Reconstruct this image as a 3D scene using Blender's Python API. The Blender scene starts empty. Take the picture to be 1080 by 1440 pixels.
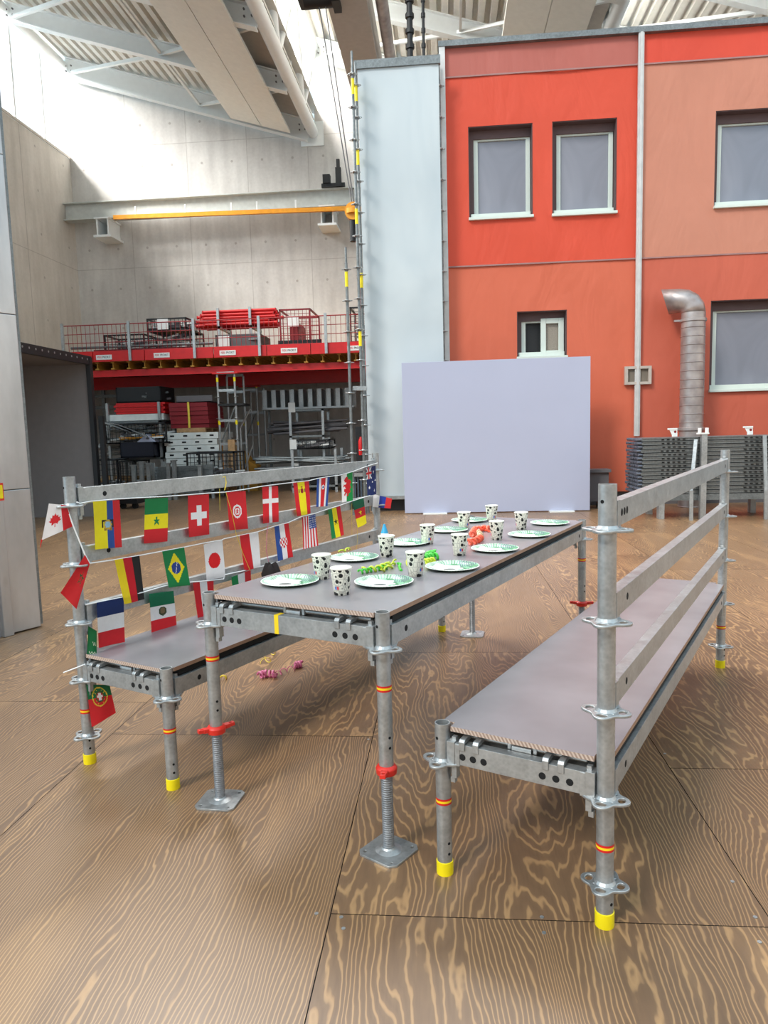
import bpy, bmesh, math, random
from mathutils import Vector, Matrix, noise
SC = bpy.context.scene
COL = SC.collection
PI = math.pi
random.seed(7)

# ------------------------------------------------------------------ camera
CH, PITCH, ROLL, FPX, YAW = 1.4008, 0.1109, -0.0269, 1020.43, math.radians(5)
_F = Vector((0, math.cos(PITCH), -math.sin(PITCH))); _R = Vector((1, 0, 0)); _U = _R.cross(_F)
R2 = _R * math.cos(ROLL) + _U * math.sin(ROLL); U2 = _U * math.cos(ROLL) - _R * math.sin(ROLL)
_rz = Matrix.Rotation(YAW, 3, 'Z')
CF, CR, CU = _rz @ _F, _rz @ R2, _rz @ U2
CP = Vector((0, 0, CH))
cd = bpy.data.cameras.new('camera'); cam = bpy.data.objects.new('camera', cd); COL.objects.link(cam)
cd.sensor_fit = 'HORIZONTAL'; cd.sensor_width = 36; cd.lens = 36 * FPX / 1080; cd.clip_end = 300
m = Matrix((CR, CU, -CF)).transposed().to_4x4(); m.translation = CP
cam.matrix_world = m
SC.camera = cam

# ------------------------------------------------------------------ world, sun, exposure
W = bpy.data.worlds.new('sky'); SC.world = W; W.use_nodes = True
nt = W.node_tree; nt.nodes.clear()
wo = nt.nodes.new('ShaderNodeOutputWorld'); bg = nt.nodes.new('ShaderNodeBackground')
tc = nt.nodes.new('ShaderNodeTexCoord'); nz = nt.nodes.new('ShaderNodeTexNoise'); nz.inputs['Scale'].default_value = 3.2
nz.inputs['Detail'].default_value = 4
rp = nt.nodes.new('ShaderNodeValToRGB'); rp.color_ramp.elements[0].position = .38; rp.color_ramp.elements[1].position = .62
rp.color_ramp.elements[0].color = (.36, .74, .98, 1); rp.color_ramp.elements[1].color = (1, .98, .95, 1)
nt.links.new(tc.outputs['Generated'], nz.inputs['Vector']); nt.links.new(nz.outputs[0], rp.inputs[0])
nt.links.new(rp.outputs[0], bg.inputs[0]); nt.links.new(bg.outputs[0], wo.inputs[0])
bg.inputs[1].default_value = 1.45
sd = bpy.data.lights.new('sun', 'SUN'); sun = bpy.data.objects.new('sun', sd); COL.objects.link(sun)
sd.energy = 1.9; sd.angle = math.radians(14); sd.color = (1, .95, .87)
sun.rotation_euler = Vector((.50, .62, -.66)).to_track_quat('-Z', 'Y').to_euler()
for nm, loc, tgt, pw, sx_ in (('left', (-16.5, 16.0, 15.4), (-4.5, 19.0, 8.9), 9200, 9), ('middle', (-6.6, 16.0, 15.4), (0.5, 18.0, 8.0), 4500, 9), ('right', (0.6, 16.0, 15.4), (7.5, 17.5, 8.0), 3000, 9)):
    ad = bpy.data.lights.new('clerestory_fill_light_'+nm, 'AREA'); ad.shape = 'RECTANGLE'; ad.size = 3.0; ad.size_y = sx_; ad.energy = pw; ad.color = (1, .98, .95)  # fill lights added outside the glazing to boost daylight on roof and back wall
    ao = bpy.data.objects.new('clerestory_fill_light_'+nm, ad); COL.objects.link(ao); ao.location = loc
    zz = (Vector(loc)-Vector(tgt)).normalized(); yy_ = Vector((0,1,0)); xx_ = yy_.cross(zz).normalized(); yy_ = zz.cross(xx_)
    mm_ = Matrix((xx_, yy_, zz)).transposed().to_4x4(); mm_.translation = loc; ao.matrix_world = mm_
SC.view_settings.view_transform = 'Standard'; SC.view_settings.look = 'None'
SC.view_settings.gamma = 1; SC.view_settings.exposure = 0.12

# ------------------------------------------------------------------ helpers
def ray(x, y): return CF + CR * ((x - 540) / FPX) - CU * ((y - 720) / FPX)
def FLR(x, y, z=0.0):
    r = ray(x, y); return CP + r * ((z - CH) / r.z)
def PY(x, y, Y):
    r = ray(x, y); return CP + r * (Y / r.y)
def PV(x, y, p, n):
    r = ray(x, y); return CP + r * ((Vector(p) - CP).dot(n) / r.dot(n))
def lin(c):
    return tuple((v / 255 / 12.92 if v / 255 <= .04045 else ((v / 255 + .055) / 1.055) ** 2.4) for v in c)

ORD = ['topmost','second','third','fourth','fifth','sixth','seventh','eighth','ninth','tenth','eleventh','twelfth','thirteenth','fourteenth','fifteenth']
class MB:
    def __init__(s): s.v = []; s.f = []; s.m = []; s.c = []
    def add(s, vs, fs, mi=0, col=None):
        b = len(s.v); s.v += [tuple(v) for v in vs]
        for f in fs: s.f.append([b + i for i in f]); s.m.append(mi); s.c.append(col)
        return s
    def box(s, a, b, mi=0, M=None):
        x0, y0, z0 = a; x1, y1, z1 = b
        vs = [Vector(p) for p in ((x0,y0,z0),(x1,y0,z0),(x1,y1,z0),(x0,y1,z0),(x0,y0,z1),(x1,y0,z1),(x1,y1,z1),(x0,y1,z1))]
        if M: vs = [M @ v for v in vs]
        return s.add(vs, [(3,2,1,0),(4,5,6,7),(0,1,5,4),(1,2,6,5),(2,3,7,6),(3,0,4,7)], mi)
    def bar(s, p, q, w, h, mi=0, up=(0,0,1)):
        p, q = Vector(p), Vector(q); d = (q - p); L = d.length; d.normalize()
        up = Vector(up)
        if abs(d.dot(up)) > .98: up = Vector((0,1,0))
        x = d.cross(up).normalized(); z = x.cross(d)
        M = Matrix((x, d, z)).transposed().to_4x4(); M.translation = p
        return s.box((-w/2, 0, -h/2), (w/2, L, h/2), mi, M)
    def ibeam(s, p, q, w, h, t, mi=0):
        p, q = Vector(p), Vector(q); u = Vector((0,0,1)); d = (q-p).normalized(); x = d.cross(u).normalized(); z = x.cross(d)
        s.bar(p + z*(h/2-t/2), q + z*(h/2-t/2), w, t, mi); s.bar(p - z*(h/2-t/2), q - z*(h/2-t/2), w, t, mi)
        return s.bar(p, q, t, h - 2*t, mi)
    def tube(s, p, q, r, n=12, mi=0, r2=None, cap=True):
        p, q = Vector(p), Vector(q); d = (q - p).normalized()
        a = Vector((0,0,1)) if abs(d.z) < .9 else Vector((1,0,0))
        x = d.cross(a).normalized(); y = d.cross(x); r2 = r if r2 is None else r2
        vs = [p + (x*math.cos(2*PI*i/n) + y*math.sin(2*PI*i/n))*r for i in range(n)] + [q + (x*math.cos(2*PI*i/n) + y*math.sin(2*PI*i/n))*r2 for i in range(n)]
        fs = [(i, i+n, (i+1)%n+n, (i+1)%n) for i in range(n)]
        if cap: fs += [tuple(range(n)), tuple(range(2*n-1, n-1, -1))]
        return s.add(vs, fs, mi)
    def lathe(s, prof, n=24, c=(0,0,0), mi=0, close=False, M=None, mis=None):
        b = []; c = Vector(c)
        for r, z in prof:
            for i in range(n):
                v = Vector((r*math.cos(2*PI*i/n), r*math.sin(2*PI*i/n), z)) + c
                b.append(M @ v if M else v)
        k = len(prof)
        for j in range(k if close else k-1):
            j2 = (j+1) % k
            s.add([], [], 0)
        base = len(s.v); s.v += [tuple(v) for v in b]
        for j in range(k if close else k-1):
            j2 = (j+1) % k
            for i in range(n):
                s.f.append([base+j*n+i, base+j*n+(i+1)%n, base+j2*n+(i+1)%n, base+j2*n+i]); s.m.append(mis[j] if mis else mi); s.c.append(None)
        return s
    def path(s, pts, r, n=6, mi=0):
        pts = [Vector(p) for p in pts]; base = len(s.v); prev = None
        for k, p in enumerate(pts):
            d = (pts[min(k+1, len(pts)-1)] - pts[max(k-1, 0)]).normalized()
            if prev is None:
                a = Vector((0,0,1)) if abs(d.z) < .9 else Vector((1,0,0)); x = d.cross(a).normalized()
            else: x = (prev - d*prev.dot(d)).normalized()
            prev = x; y = d.cross(x)
            rr = r[k] if isinstance(r, (list, tuple)) else r
            for i in range(n): s.v.append(tuple(p + (x*math.cos(2*PI*i/n) + y*math.sin(2*PI*i/n))*rr))
        for k in range(len(pts)-1):
            for i in range(n):
                s.f.append([base+k*n+i, base+k*n+(i+1)%n, base+(k+1)*n+(i+1)%n, base+(k+1)*n+i]); s.m.append(mi); s.c.append(None)
        s.f.append([base+i for i in range(n)][::-1]); s.m.append(mi); s.c.append(None)
        s.f.append([base+(len(pts)-1)*n+i for i in range(n)]); s.m.append(mi); s.c.append(None)
        return s
    def ribbon(s, pts, w, mi=0, up=(0,0,1)):
        pts = [Vector(p) for p in pts]; u = Vector(up)*w/2; base = len(s.v)
        for p in pts: s.v += [tuple(p-u), tuple(p+u)]
        for k in range(len(pts)-1): s.f.append([base+2*k, base+2*k+2, base+2*k+3, base+2*k+1]); s.m.append(mi); s.c.append(None)
        return s
    def disc(s, c, nrm, r, n=12, mi=0, t=.0006):
        c, d = Vector(c), Vector(nrm).normalized(); return s.tube(c - d*t, c + d*t, r, n, mi)
    def build(s, name, mats, parent=None, smooth=None, bevel=0):
        me = bpy.data.meshes.new(name); me.from_pydata(s.v, [], s.f); 
        if not isinstance(mats, (list, tuple)): mats = [mats]
        for mm in mats: me.materials.append(mm)
        me.polygons.foreach_set('material_index', s.m)
        if any(c is not None for c in s.c):
            at = me.color_attributes.new('Col', 'FLOAT_COLOR', 'CORNER'); i = 0
            dat = []
            for f, c in zip(s.f, s.c):
                c = c or (1, 1, 1)
                dat += [c[0], c[1], c[2], 1.0] * len(f)
            at.data.foreach_set('color', dat)
        me.validate(); me.update()
        bm = bmesh.new(); bm.from_mesh(me); bmesh.ops.recalc_face_normals(bm, faces=bm.faces); bm.to_mesh(me); bm.free()
        o = bpy.data.objects.new(name, me); COL.objects.link(o)
        if parent: o.parent = parent
        if smooth is not None:
            me.polygons.foreach_set('use_smooth', [True]*len(me.polygons))
            try: me.set_sharp_from_angle(angle=math.radians(smooth))
            except Exception: pass
        if bevel:
            b = o.modifiers.new('bevel', 'BEVEL'); b.width = bevel; b.segments = 2; b.limit_method = 'ANGLE'
        return o

def tag(o, label=None, cat=None, group=None, kind=None):
    if label: o['label'] = label
    if cat: o['category'] = cat
    if group: o['group'] = group
    if kind: o['kind'] = kind
    return o
def empty(name, loc=(0,0,0), rz=0, label=None, cat=None, group=None, kind=None):
    o = bpy.data.objects.new(name, None); COL.objects.link(o); o.location = loc; o.rotation_euler = (0,0,rz); o.empty_display_size = .1
    return tag(o, label, cat, group, kind)
def copy_tree(o, parent=None, label=None):
    c = o.copy(); COL.objects.link(c)
    if parent: c.parent = parent
    if label: c['label'] = label
    for ch in list(o.children): copy_tree(ch, c)
    return c

# ------------------------------------------------------------------ materials
class NT:
    def __init__(s, name):
        s.m = bpy.data.materials.new(name); s.m.use_nodes = True; s.t = s.m.node_tree
        s.b = s.t.nodes['Principled BSDF']; s.o = s.t.nodes['Material Output']
    def n(s, typ, **kw):
        nd = s.t.nodes.new(typ)
        for k, v in kw.items(): setattr(nd, k, v)
        return nd
    def put(s, sock, v):
        if isinstance(v, bpy.types.NodeSocket): s.t.links.new(v, sock)
        elif v is not None:
            if isinstance(v, tuple) and len(v) == 3 and sock.type == 'RGBA': v = (*v, 1)
            sock.default_value = v
    def math(s, op, a, b=None, c=None):
        nd = s.n('ShaderNodeMath', operation=op)
        for i, v in enumerate((a, b, c)):
            if v is not None: s.put(nd.inputs[i], v)
        return nd.outputs[0]
    def obj(s): return s.n('ShaderNodeTexCoord').outputs['Object']
    def scale(s, vec, sc, loc=(0,0,0)):
        nd = s.n('ShaderNodeMapping'); s.put(nd.inputs['Vector'], vec); nd.inputs['Scale'].default_value = sc; nd.inputs['Location'].default_value = loc; return nd.outputs[0]
    def noise(s, vec, sc, det=3, rough=.5, dist=0):
        nd = s.n('ShaderNodeTexNoise'); s.put(nd.inputs['Vector'], vec); nd.inputs['Scale'].default_value = sc; nd.inputs['Detail'].default_value = det
        nd.inputs['Roughness'].default_value = rough; nd.inputs['Distortion'].default_value = dist; return nd.outputs[0]
    def ramp(s, f, els, interp='LINEAR'):
        nd = s.n('ShaderNodeValToRGB'); nd.color_ramp.interpolation = interp; e = nd.color_ramp.elements
        while len(e) < len(els): e.new(.5)
        for i, (p, c) in enumerate(els): e[i].position = p; e[i].color = (*c, 1) if len(c) == 3 else c
        s.put(nd.inputs[0], f); return nd.outputs[0]
    def mix(s, f, a, b, mode='MIX'):
        nd = s.n('ShaderNodeMix', data_type='RGBA', blend_type=mode); s.put(nd.inputs[0], f); s.put(nd.inputs[6], a); s.put(nd.inputs[7], b); return nd.outputs[2]
    def sep(s, v):
        nd = s.n('ShaderNodeSeparateXYZ'); s.put(nd.inputs[0], v); return nd.outputs
    def bump(s, h, st=.2, d=.01):
        nd = s.n('ShaderNodeBump'); s.put(nd.inputs['Height'], h); nd.inputs['Strength'].default_value = st; nd.inputs['Distance'].default_value = d
        s.t.links.new(nd.outputs[0], s.b.inputs['Normal'])
    def col(s, c): s.put(s.b.inputs['Base Color'], c); return s
    def set(s, rough=.5, metal=0, spec=None):
        s.put(s.b.inputs['Roughness'], rough); s.put(s.b.inputs['Metallic'], metal)
        if spec is not None: s.b.inputs['Specular IOR Level'].default_value = spec
        return s

def plain(name, rgb, rough=.5, metal=0, var=.08, sc=8, bump=0):
    t = NT(name); c = lin(rgb); n = t.noise(t.obj(), sc, 4)
    t.col(t.ramp(n, [(.3, tuple(v*(1-var) for v in c)), (.7, tuple(min(1, v*(1+var)) for v in c))])); t.set(rough, metal)
    if bump: t.bump(n, bump, .01)
    return t.m
def galv(name, a, b, rough=.42, metal=.65, sc=28):
    t = NT(name); o = t.obj(); n = t.noise(o, sc, 3, .6); n2 = t.noise(o, 5, 2)
    v = t.n('ShaderNodeTexVoronoi'); t.put(v.inputs['Vector'], o); v.inputs['Scale'].default_value = 90
    f = t.math('ADD', t.math('MULTIPLY', n, .6), t.math('MULTIPLY', n2, .4))
    base = t.ramp(f, [(.34, lin(a)), (.66, lin(b))])
    t.col(t.mix(.18, base, v.outputs['Distance'], 'SOFT_LIGHT')); t.set(t.math('ADD', t.math('MULTIPLY', n, .25), rough - .12), metal); t.bump(n, .12, .002)
    return t.m

M_galv = galv('galvanised_steel', (158,161,163), (188,191,192), .40, .72)
M_galvd = galv('dark_galvanised_steel', (108,112,113), (140,144,145), .5)
M_spin = galv('spindle_steel', (125,128,132), (160,163,168), .45, .7)
M_hole = plain('bore', (18,18,20), .9)
M_yel = plain('yellow_plastic', (244,222,18), .4)
M_red = plain('red_paint', (214,46,34), .4)
M_stripe_r = plain('red_tape', (206,30,30), .4); M_stripe_y = plain('yellow_tape', (246,210,30), .4)
M_black = plain('black_steel', (24,24,27), .5); M_matte_black = plain('matte_black', (14,14,15), .8)
M_white = plain('white_paint', (238,242,242), .45, 0, .02)
M_dgrey = plain('dark_grey_board', (98,95,98), .7, 0, .04)
M_redst = plain('red_steel', (205,24,28), .42); M_redd = plain('dark_red_panel', (132,16,30), .5)
M_orange = plain('orange_steel', (240,160,30), .4)
M_wpanel = plain('white_panel', (225,226,222), .5)
M_wood = plain('raw_wood', (178,140,98), .7, 0, .2, 12)
M_ywood = plain('yellow_timber', (176,128,44), .6, 0, .15, 10)
M_paper = plain('white_label', (232,232,230), .6, 0, .02)
M_beige = plain('beige_ceiling_panel', (240,238,230), .6, 0, .03)
M_brownb = plain('taupe_board', (190,182,174), .6, 0, .05)
M_string = plain('white_tape', (238,238,238), .6, 0, .02)

def mk_concrete(name, a, b, joints, jw, jh, ox, oz, axis):
    t = NT(name); o = t.obj(); n = t.noise(o, .55, 5, .6); n2 = t.noise(t.scale(o, (3,3,.4)), 1.5, 4); n3 = t.noise(o, 14, 4)
    f = t.math('ADD', t.math('MULTIPLY', n, .5), t.math('ADD', t.math('MULTIPLY', n2, .35), t.math('MULTIPLY', n3, .15)))
    c = t.ramp(f, [(.36, lin(a)), (.62, lin(b))])
    s = t.sep(o); u = s[axis]; z = s[2]
    if joints:
        fu = t.math('FRACT', t.math('DIVIDE', t.math('SUBTRACT', u, ox), jw)); fz = t.math('FRACT', t.math('DIVIDE', t.math('SUBTRACT', z, oz), jh))
        lu = t.math('LESS_THAN', fu, .012); lz = t.math('LESS_THAN', fz, .006)
        c = t.mix(t.math('MULTIPLY', t.math('MAXIMUM', lu, lz), .35), c, lin((120,112,104)))
        du = t.math('SUBTRACT', t.math('FRACT', t.math('MULTIPLY', fu, 2.0)), .5); dz = t.math('SUBTRACT', t.math('FRACT', t.math('MULTIPLY', fz, 3.0)), .5)
        d = t.math('SQRT', t.math('ADD', t.math('POWER', t.math('MULTIPLY', du, jw/2), 2.0), t.math('POWER', t.math('MULTIPLY', dz, jh/3), 2.0)))
        c = t.mix(t.math('MULTIPLY', t.math('LESS_THAN', d, .035), .45), c, lin((120,110,100)))
    t.col(c); t.set(.85); t.bump(n3, .15, .01); return t.m
M_conc = mk_concrete('concrete_formed', (184,180,176), (214,211,206), True, 1.76, 3.4, -10.8, 6.35, 0)
M_concL = mk_concrete('concrete_side', (192,186,176), (218,212,203), True, 2.9, 3.4, 4.2, 6.35, 1)

def mk_floor():
    t = NT('stained_plywood'); at = t.n('ShaderNodeAttribute', attribute_name='Col').outputs['Color']
    g = t.n('ShaderNodeNewGeometry').outputs['Position']
    off = t.n('ShaderNodeVectorMath', operation='MULTIPLY_ADD'); t.put(off.inputs[0], at); off.inputs[1].default_value = (37,53,29); t.put(off.inputs[2], g)
    p = off.outputs[0]; s = t.sep(p)
    ra = t.n('ShaderNodeSeparateColor'); t.put(ra.inputs[0], at)
    big = t.noise(t.scale(p, (2.1,.42,1)), 1.0, 2, .45, .2); mid = t.noise(t.scale(p, (7,1.3,1)), 1.0, 3, .5, .2); fine = t.noise(t.scale(p, (150,7,1)), 1.0, 2)
    rip = t.noise(t.scale(p, (26,9,1)), 1.0, 2)
    bk = t.math('ADD', t.math('MULTIPLY', ra.outputs[0], 34.0), 12.0); xk = t.math('ADD', t.math('MULTIPLY', ra.outputs[1], 40.0), 14.0)
    field = t.math('ADD', t.math('ADD', t.math('MULTIPLY', big, t.math('MULTIPLY', bk, 1.5)), t.math('MULTIPLY', mid, 8.0)), t.math('ADD', t.math('MULTIPLY', s[0], t.math('MULTIPLY', xk, 1.45)), t.math('MULTIPLY', rip, 1.0)))
    fr = t.math('ABSOLUTE', t.math('SUBTRACT', t.math('FRACT', field), .5))   # 0..0.5
    line = t.ramp(fr, [(0, (1,1,1)), (.09, (.75,.75,.75)), (.18, (.10,.10,.10)), (.5, (0,0,0))])
    tone = t.noise(t.scale(p, (1.1,.6,1)), 1.0, 3)
    base = t.ramp(tone, [(.3, lin((108,83,62))), (.7, lin((135,106,81)))])
    base = t.mix(t.math('MULTIPLY', fine, .45), base, lin((92,68,48)))
    wide = t.ramp(t.noise(t.scale(p, (6,1.1,1), (3,1,0)), 1.0, 2), [(.56, (0,0,0)), (.66, (1,1,1))])
    lc = t.mix(tone, lin((178,138,96)), lin((198,158,112)))
    t.put(t.b.inputs['Base Color'], t.mix(t.math('ADD', t.math('MULTIPLY', line, .66), t.math('MULTIPLY', wide, .18)), base, lc))
    t.set(t.math('ADD', t.math('MULTIPLY', fine, .12), .30), 0, .6); t.bump(line, .05, .002); return t.m
M_floor = mk_floor()

def mk_attr(name, rough=.6, transl=0, bump=0):
    t = NT(name); at = t.n('ShaderNodeAttribute', attribute_name='Col').outputs['Color']; o = t.obj()
    n = t.noise(o, 60 if transl else 1.6, 4)
    c = t.mix(t.math('MULTIPLY', n, .12), at, (0,0,0)); t.col(c); t.set(rough)
    if bump: t.bump(t.math('ADD', t.noise(t.scale(o, (1.2,1,.5)), 1.2, 3, .5, 1.2), t.math('MULTIPLY', n, .3)), bump, .12)
    if transl:
        tr = t.n('ShaderNodeBsdfTranslucent'); t.put(tr.inputs['Color'], c); mx = t.n('ShaderNodeMixShader'); mx.inputs[0].default_value = transl
        t.t.links.new(t.b.outputs[0], mx.inputs[1]); t.t.links.new(tr.outputs[0], mx.inputs[2]); t.t.links.new(mx.outputs[0], t.o.inputs[0])
    return t.m
M_flag = mk_attr('flag_fabric', .6, .35); M_tarp = mk_attr('printed_tarpaulin', .62, 0, .35)

def mk_tarp():
    t = NT('grey_tarpaulin'); o = t.obj(); n = t.noise(t.scale(o, (1,1,.5)), .8, 3, .5, .8)
    t.col(t.ramp(n, [(.3, lin((186,196,202))), (.7, lin((206,213,216)))])); t.set(.45); t.bump(n, .3, .1); return t.m
M_gtarp = mk_tarp()
def glassy(name, rgb, alpha, rough=.05):
    t = NT(name); t.col(lin(rgb)); t.set(rough, 0)
    tr = t.n('ShaderNodeBsdfTransparent'); mx = t.n('ShaderNodeMixShader'); mx.inputs[0].default_value = alpha
    t.t.links.new(tr.outputs[0], mx.inputs[1]); t.t.links.new(t.b.outputs[0], mx.inputs[2]); t.t.links.new(mx.outputs[0], t.o.inputs[0]); return t.m
M_glass = glassy('clerestory_glass', (225,240,248), .12)
t_ = NT('tinted_pane'); t_.col(t_.ramp(t_.noise(t_.scale(t_.obj(), (1,1,.7)), 1.1, 3, .5, 1), [(.3, lin((120,122,134))), (.7, lin((146,148,160)))])); t_.set(.12, 0, .6); M_pane = t_.m
M_frame = plain('pale_window_frame', (212,220,212), .4, 0, .02)
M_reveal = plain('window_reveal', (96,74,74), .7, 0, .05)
M_board = plain('pale_lilac_board', (178,181,203), .55, 0, .015, 1.2)
def mk_top():
    t = NT('film_faced_board'); n = t.noise(t.obj(), 3, 3); n2 = t.noise(t.obj(), 60, 3)
    t.col(t.ramp(n, [(.3, lin((126,122,125))), (.7, lin((142,138,141)))])); t.set(.27, 0, .6); return t.m
M_top = mk_top()
def mk_edge():
    t = NT('plywood_end_grain'); s = t.sep(t.obj()); w = t.math('SINE', t.math('MULTIPLY', t.math('ADD', s[0], t.math('MULTIPLY', s[2], .6)), 520.0))
    t.col(t.mix(t.math('ADD', t.math('MULTIPLY', w, .5), .5), lin((146,120,108)), lin((204,186,172)))); t.set(.7); return t.m
M_edge = mk_edge(); M_edge2 = plain('plywood_long_edge', (160,126,104), .65, 0, .1, 20)
def mk_alu():
    t = NT('worn_aluminium'); o = t.obj(); n = t.noise(t.scale(o, (1,1,.35)), 2.2, 5, .6); n2 = t.noise(t.scale(o, (40,40,.8)), 1, 3)
    st = t.ramp(t.noise(t.scale(o, (3,3,1.5)), 1.5, 2), [(.66, (0,0,0)), (.74, (1,1,1))])
    c = t.ramp(n, [(.3, lin((168,168,170))), (.7, lin((206,206,208)))]); c = t.mix(t.math('MULTIPLY', st, .3), c, lin((118,104,90)))
    t.col(c); t.set(t.math('ADD', t.math("MULTIPLY", n2, .25), .22), .72); return t.m
M_alu = mk_alu()
def mk_duct():
    t = NT('spiral_duct_metal'); n = t.noise(t.obj(), 5, 3); t.col(t.ramp(n, [(.3, lin((150,138,136))), (.7, lin((188,178,175)))])); t.set(.38, .6); return t.m
M_duct = mk_duct()
def mk_cup():
    t = NT('football_print_paper'); o = t.obj(); v = t.n('ShaderNodeTexVoronoi', feature='F1'); t.put(v.inputs['Vector'], o); v.inputs['Scale'].default_value = 47; v.inputs['Randomness'].default_value = .6
    v2 = t.n('ShaderNodeTexVoronoi', feature='DISTANCE_TO_EDGE'); t.put(v2.inputs['Vector'], o); v2.inputs['Scale'].default_value = 47; v2.inputs['Randomness'].default_value = .6
    blk = t.ramp(v.outputs['Distance'], [(.36, (1,1,1)), (.42, (0,0,0))]); ln = t.ramp(v2.outputs['Distance'], [(.035, (1,1,1)), (.07, (0,0,0))])
    t.col(t.mix(t.math('MINIMUM', t.math('ADD', blk, t.math('MULTIPLY', ln, .35)), 1.0), lin((236,234,220)), lin((20,20,20)))); t.set(.4); return t.m
M_cup = mk_cup(); M_cupin = plain('white_paper', (242,240,228), .5, 0, .02)
def mk_plate():
    t = NT('football_plate_print'); o = t.obj(); s = t.sep(o); x, y = s[0], s[1]
    r = t.math('SQRT', t.math('ADD', t.math('POWER', x, 2.0), t.math('POWER', y, 2.0)))
    at = t.math('ARCTAN2', y, x); pl = t.math('ADD', t.math('MULTIPLY', t.math('SINE', t.math('MULTIPLY', at, 48.0)), .5), .5)
    st = t.math('GREATER_THAN', t.math('SINE', t.math('MULTIPLY', t.math('ADD', x, t.math('MULTIPLY', y, .35)), 120.0)), 0.0)
    g = t.mix(st, lin((58,128,84)), lin((122,178,142)))
    g = t.mix(t.math('MULTIPLY', t.math('MULTIPLY', pl, t.math('GREATER_THAN', r, .082)), .5), g, lin((232,240,232)))
    wob = t.math('MULTIPLY', t.math('SINE', t.math('MULTIPLY', at, 5.0)), .008)
    bx = t.math('ADD', x, .028); rb = t.math('SQRT', t.math('ADD', t.math('POWER', bx, 2.0), t.math('POWER', y, 2.0)))
    c = t.mix(t.math('LESS_THAN', t.math('ADD', rb, wob), .068), g, lin((238,238,234)))
    bl = t.math('MULTIPLY', t.math('GREATER_THAN', x, .035), t.math('GREATER_THAN', t.math('SINE', t.math('MULTIPLY', x, 700.0)), .35))
    c = t.mix(t.math('MULTIPLY', bl, t.math('GREATER_THAN', y, .02)), c, lin((70,80,110)))
    px_ = t.math('ADD', x, .012); py_ = t.math('ADD', y, .028); rp_ = t.math('SQRT', t.math('ADD', t.math('POWER', px_, 2.0), t.math('POWER', t.math('MULTIPLY', py_, 1.7), 2.0)))
    c = t.mix(t.math('LESS_THAN', rp_, .026), c, lin((92,96,94)))
    c = t.mix(t.math('GREATER_THAN', r, .1115), c, lin((236,240,232)))
    t.col(c); t.set(.4); return t.m
M_plate = mk_plate()
M_green = plain('green_paper_ribbon', (70,190,60), .4, 0, .2, 40); M_lime = plain('lime_paper_ribbon', (190,205,50), .4, 0, .2, 40)
M_coral = plain('coral_paper_ribbon', (240,96,66), .4, 0, .2, 40); M_pink = plain('pink_paper_ribbon', (206,110,150), .4, 0, .2, 40)
M_yrib = plain('yellow_paper_ribbon', (226,200,70), .5)
M_mesh = plain('dark_red_wire', (150,40,44), .5); M_navy = plain('navy_plastic', (22,24,40), .5); M_pipe = M_galvd
M_corr = plain('roof_deck', (226,222,214), .55, .0, .04)

# ------------------------------------------------------------------ setting: floor
def rnd3(): return (random.random(), random.random(), random.random())
fb = MB()
joint = {-1: .70, 0: 1.96, 1: .42, -2: 1.3}
for ci in range(-14, 14):
    xa = -.36 + 1.25*ci; j0 = {-1: 3.20, 0: 1.96, 1: 2.92}.get(ci, 1.96 + random.random()*2.5); j0 -= 2.52*3
    for k in range(0, 13):
        ya = j0 + 2.52*k; g = .0016
        fb.add([(xa+g, ya+g, 0), (xa+1.25-g, ya+g, 0), (xa+1.25-g, ya+2.52-g, 0), (xa+g, ya+2.52-g, 0)], [(0,1,2,3)], 0, {(-1,2): (.05,.95,.3), (0,2): (.35,.55,.6), (0,3): (.75,.2,.4), (1,2): (.6,.35,.8)}.get((ci,k), rnd3()))
fb.box((-18, -8, -.06), (18, 26, -.004), 1)
fl = fb.build('floor', [M_floor, M_hole]); tag(fl, 'brown stained plywood panel floor with swirling light grain', kind='structure')
# screws in the floor panels
sc_ = MB()
for x, y in ((480,1290),(483,1306),(762,1290),(765,1312),(445,1285),(1062,1290),(1068,1325),(518,1040),(935,1060),(1030,1240)):
    p = FLR(x, y); sc_.disc((p.x, p.y, .0012), (0,0,1), .006, 10, 0, .0008)
tag(sc_.build('floor_screws', M_galv, fl), kind='stuff')

# ------------------------------------------------------------------ setting: hall shell
WY, LX, ZV, ZR, BAY = 21.3, -10.76, 9.8, 11.95, 7.23
ridges = [LX + BAY*i for i in range(3)]
def roofz(x, k): return ZR - (ZR-ZV)*(x - ridges[k])/BAY
wb = MB()
poly = [(-10.76, 0), (ridges[2]+BAY, 0)]
top = []
for k in range(3): top += [(ridges[k], ZR-.25), (ridges[k]+BAY, ZV-.25)]
for k in range(3):
    a, b = ridges[k], ridges[k]+BAY
    fr_ = [(a, WY, 0), (b, WY, 0), (b, WY, ZV-.2), (a, WY, ZR-.2)]
    bk_ = [(x, y+.3, z) for x, y, z in fr_]
    wb.add(fr_+bk_, [(0,1,2,3),(7,6,5,4),(3,2,6,7),(0,3,7,4),(1,5,6,2)])
tag(wb.build('wall_back', M_conc), 'pale formed concrete back wall', kind='structure')
lw = MB(); lw.box((LX-.3, 5.5, 0), (LX, WY, 9.5)); lw.box((LX-.12, 5.5, 9.5), (LX+.03, WY, 9.56))
tag(lw.build('wall_left', M_concL), 'grey concrete side wall under glazing', kind='structure')

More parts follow.
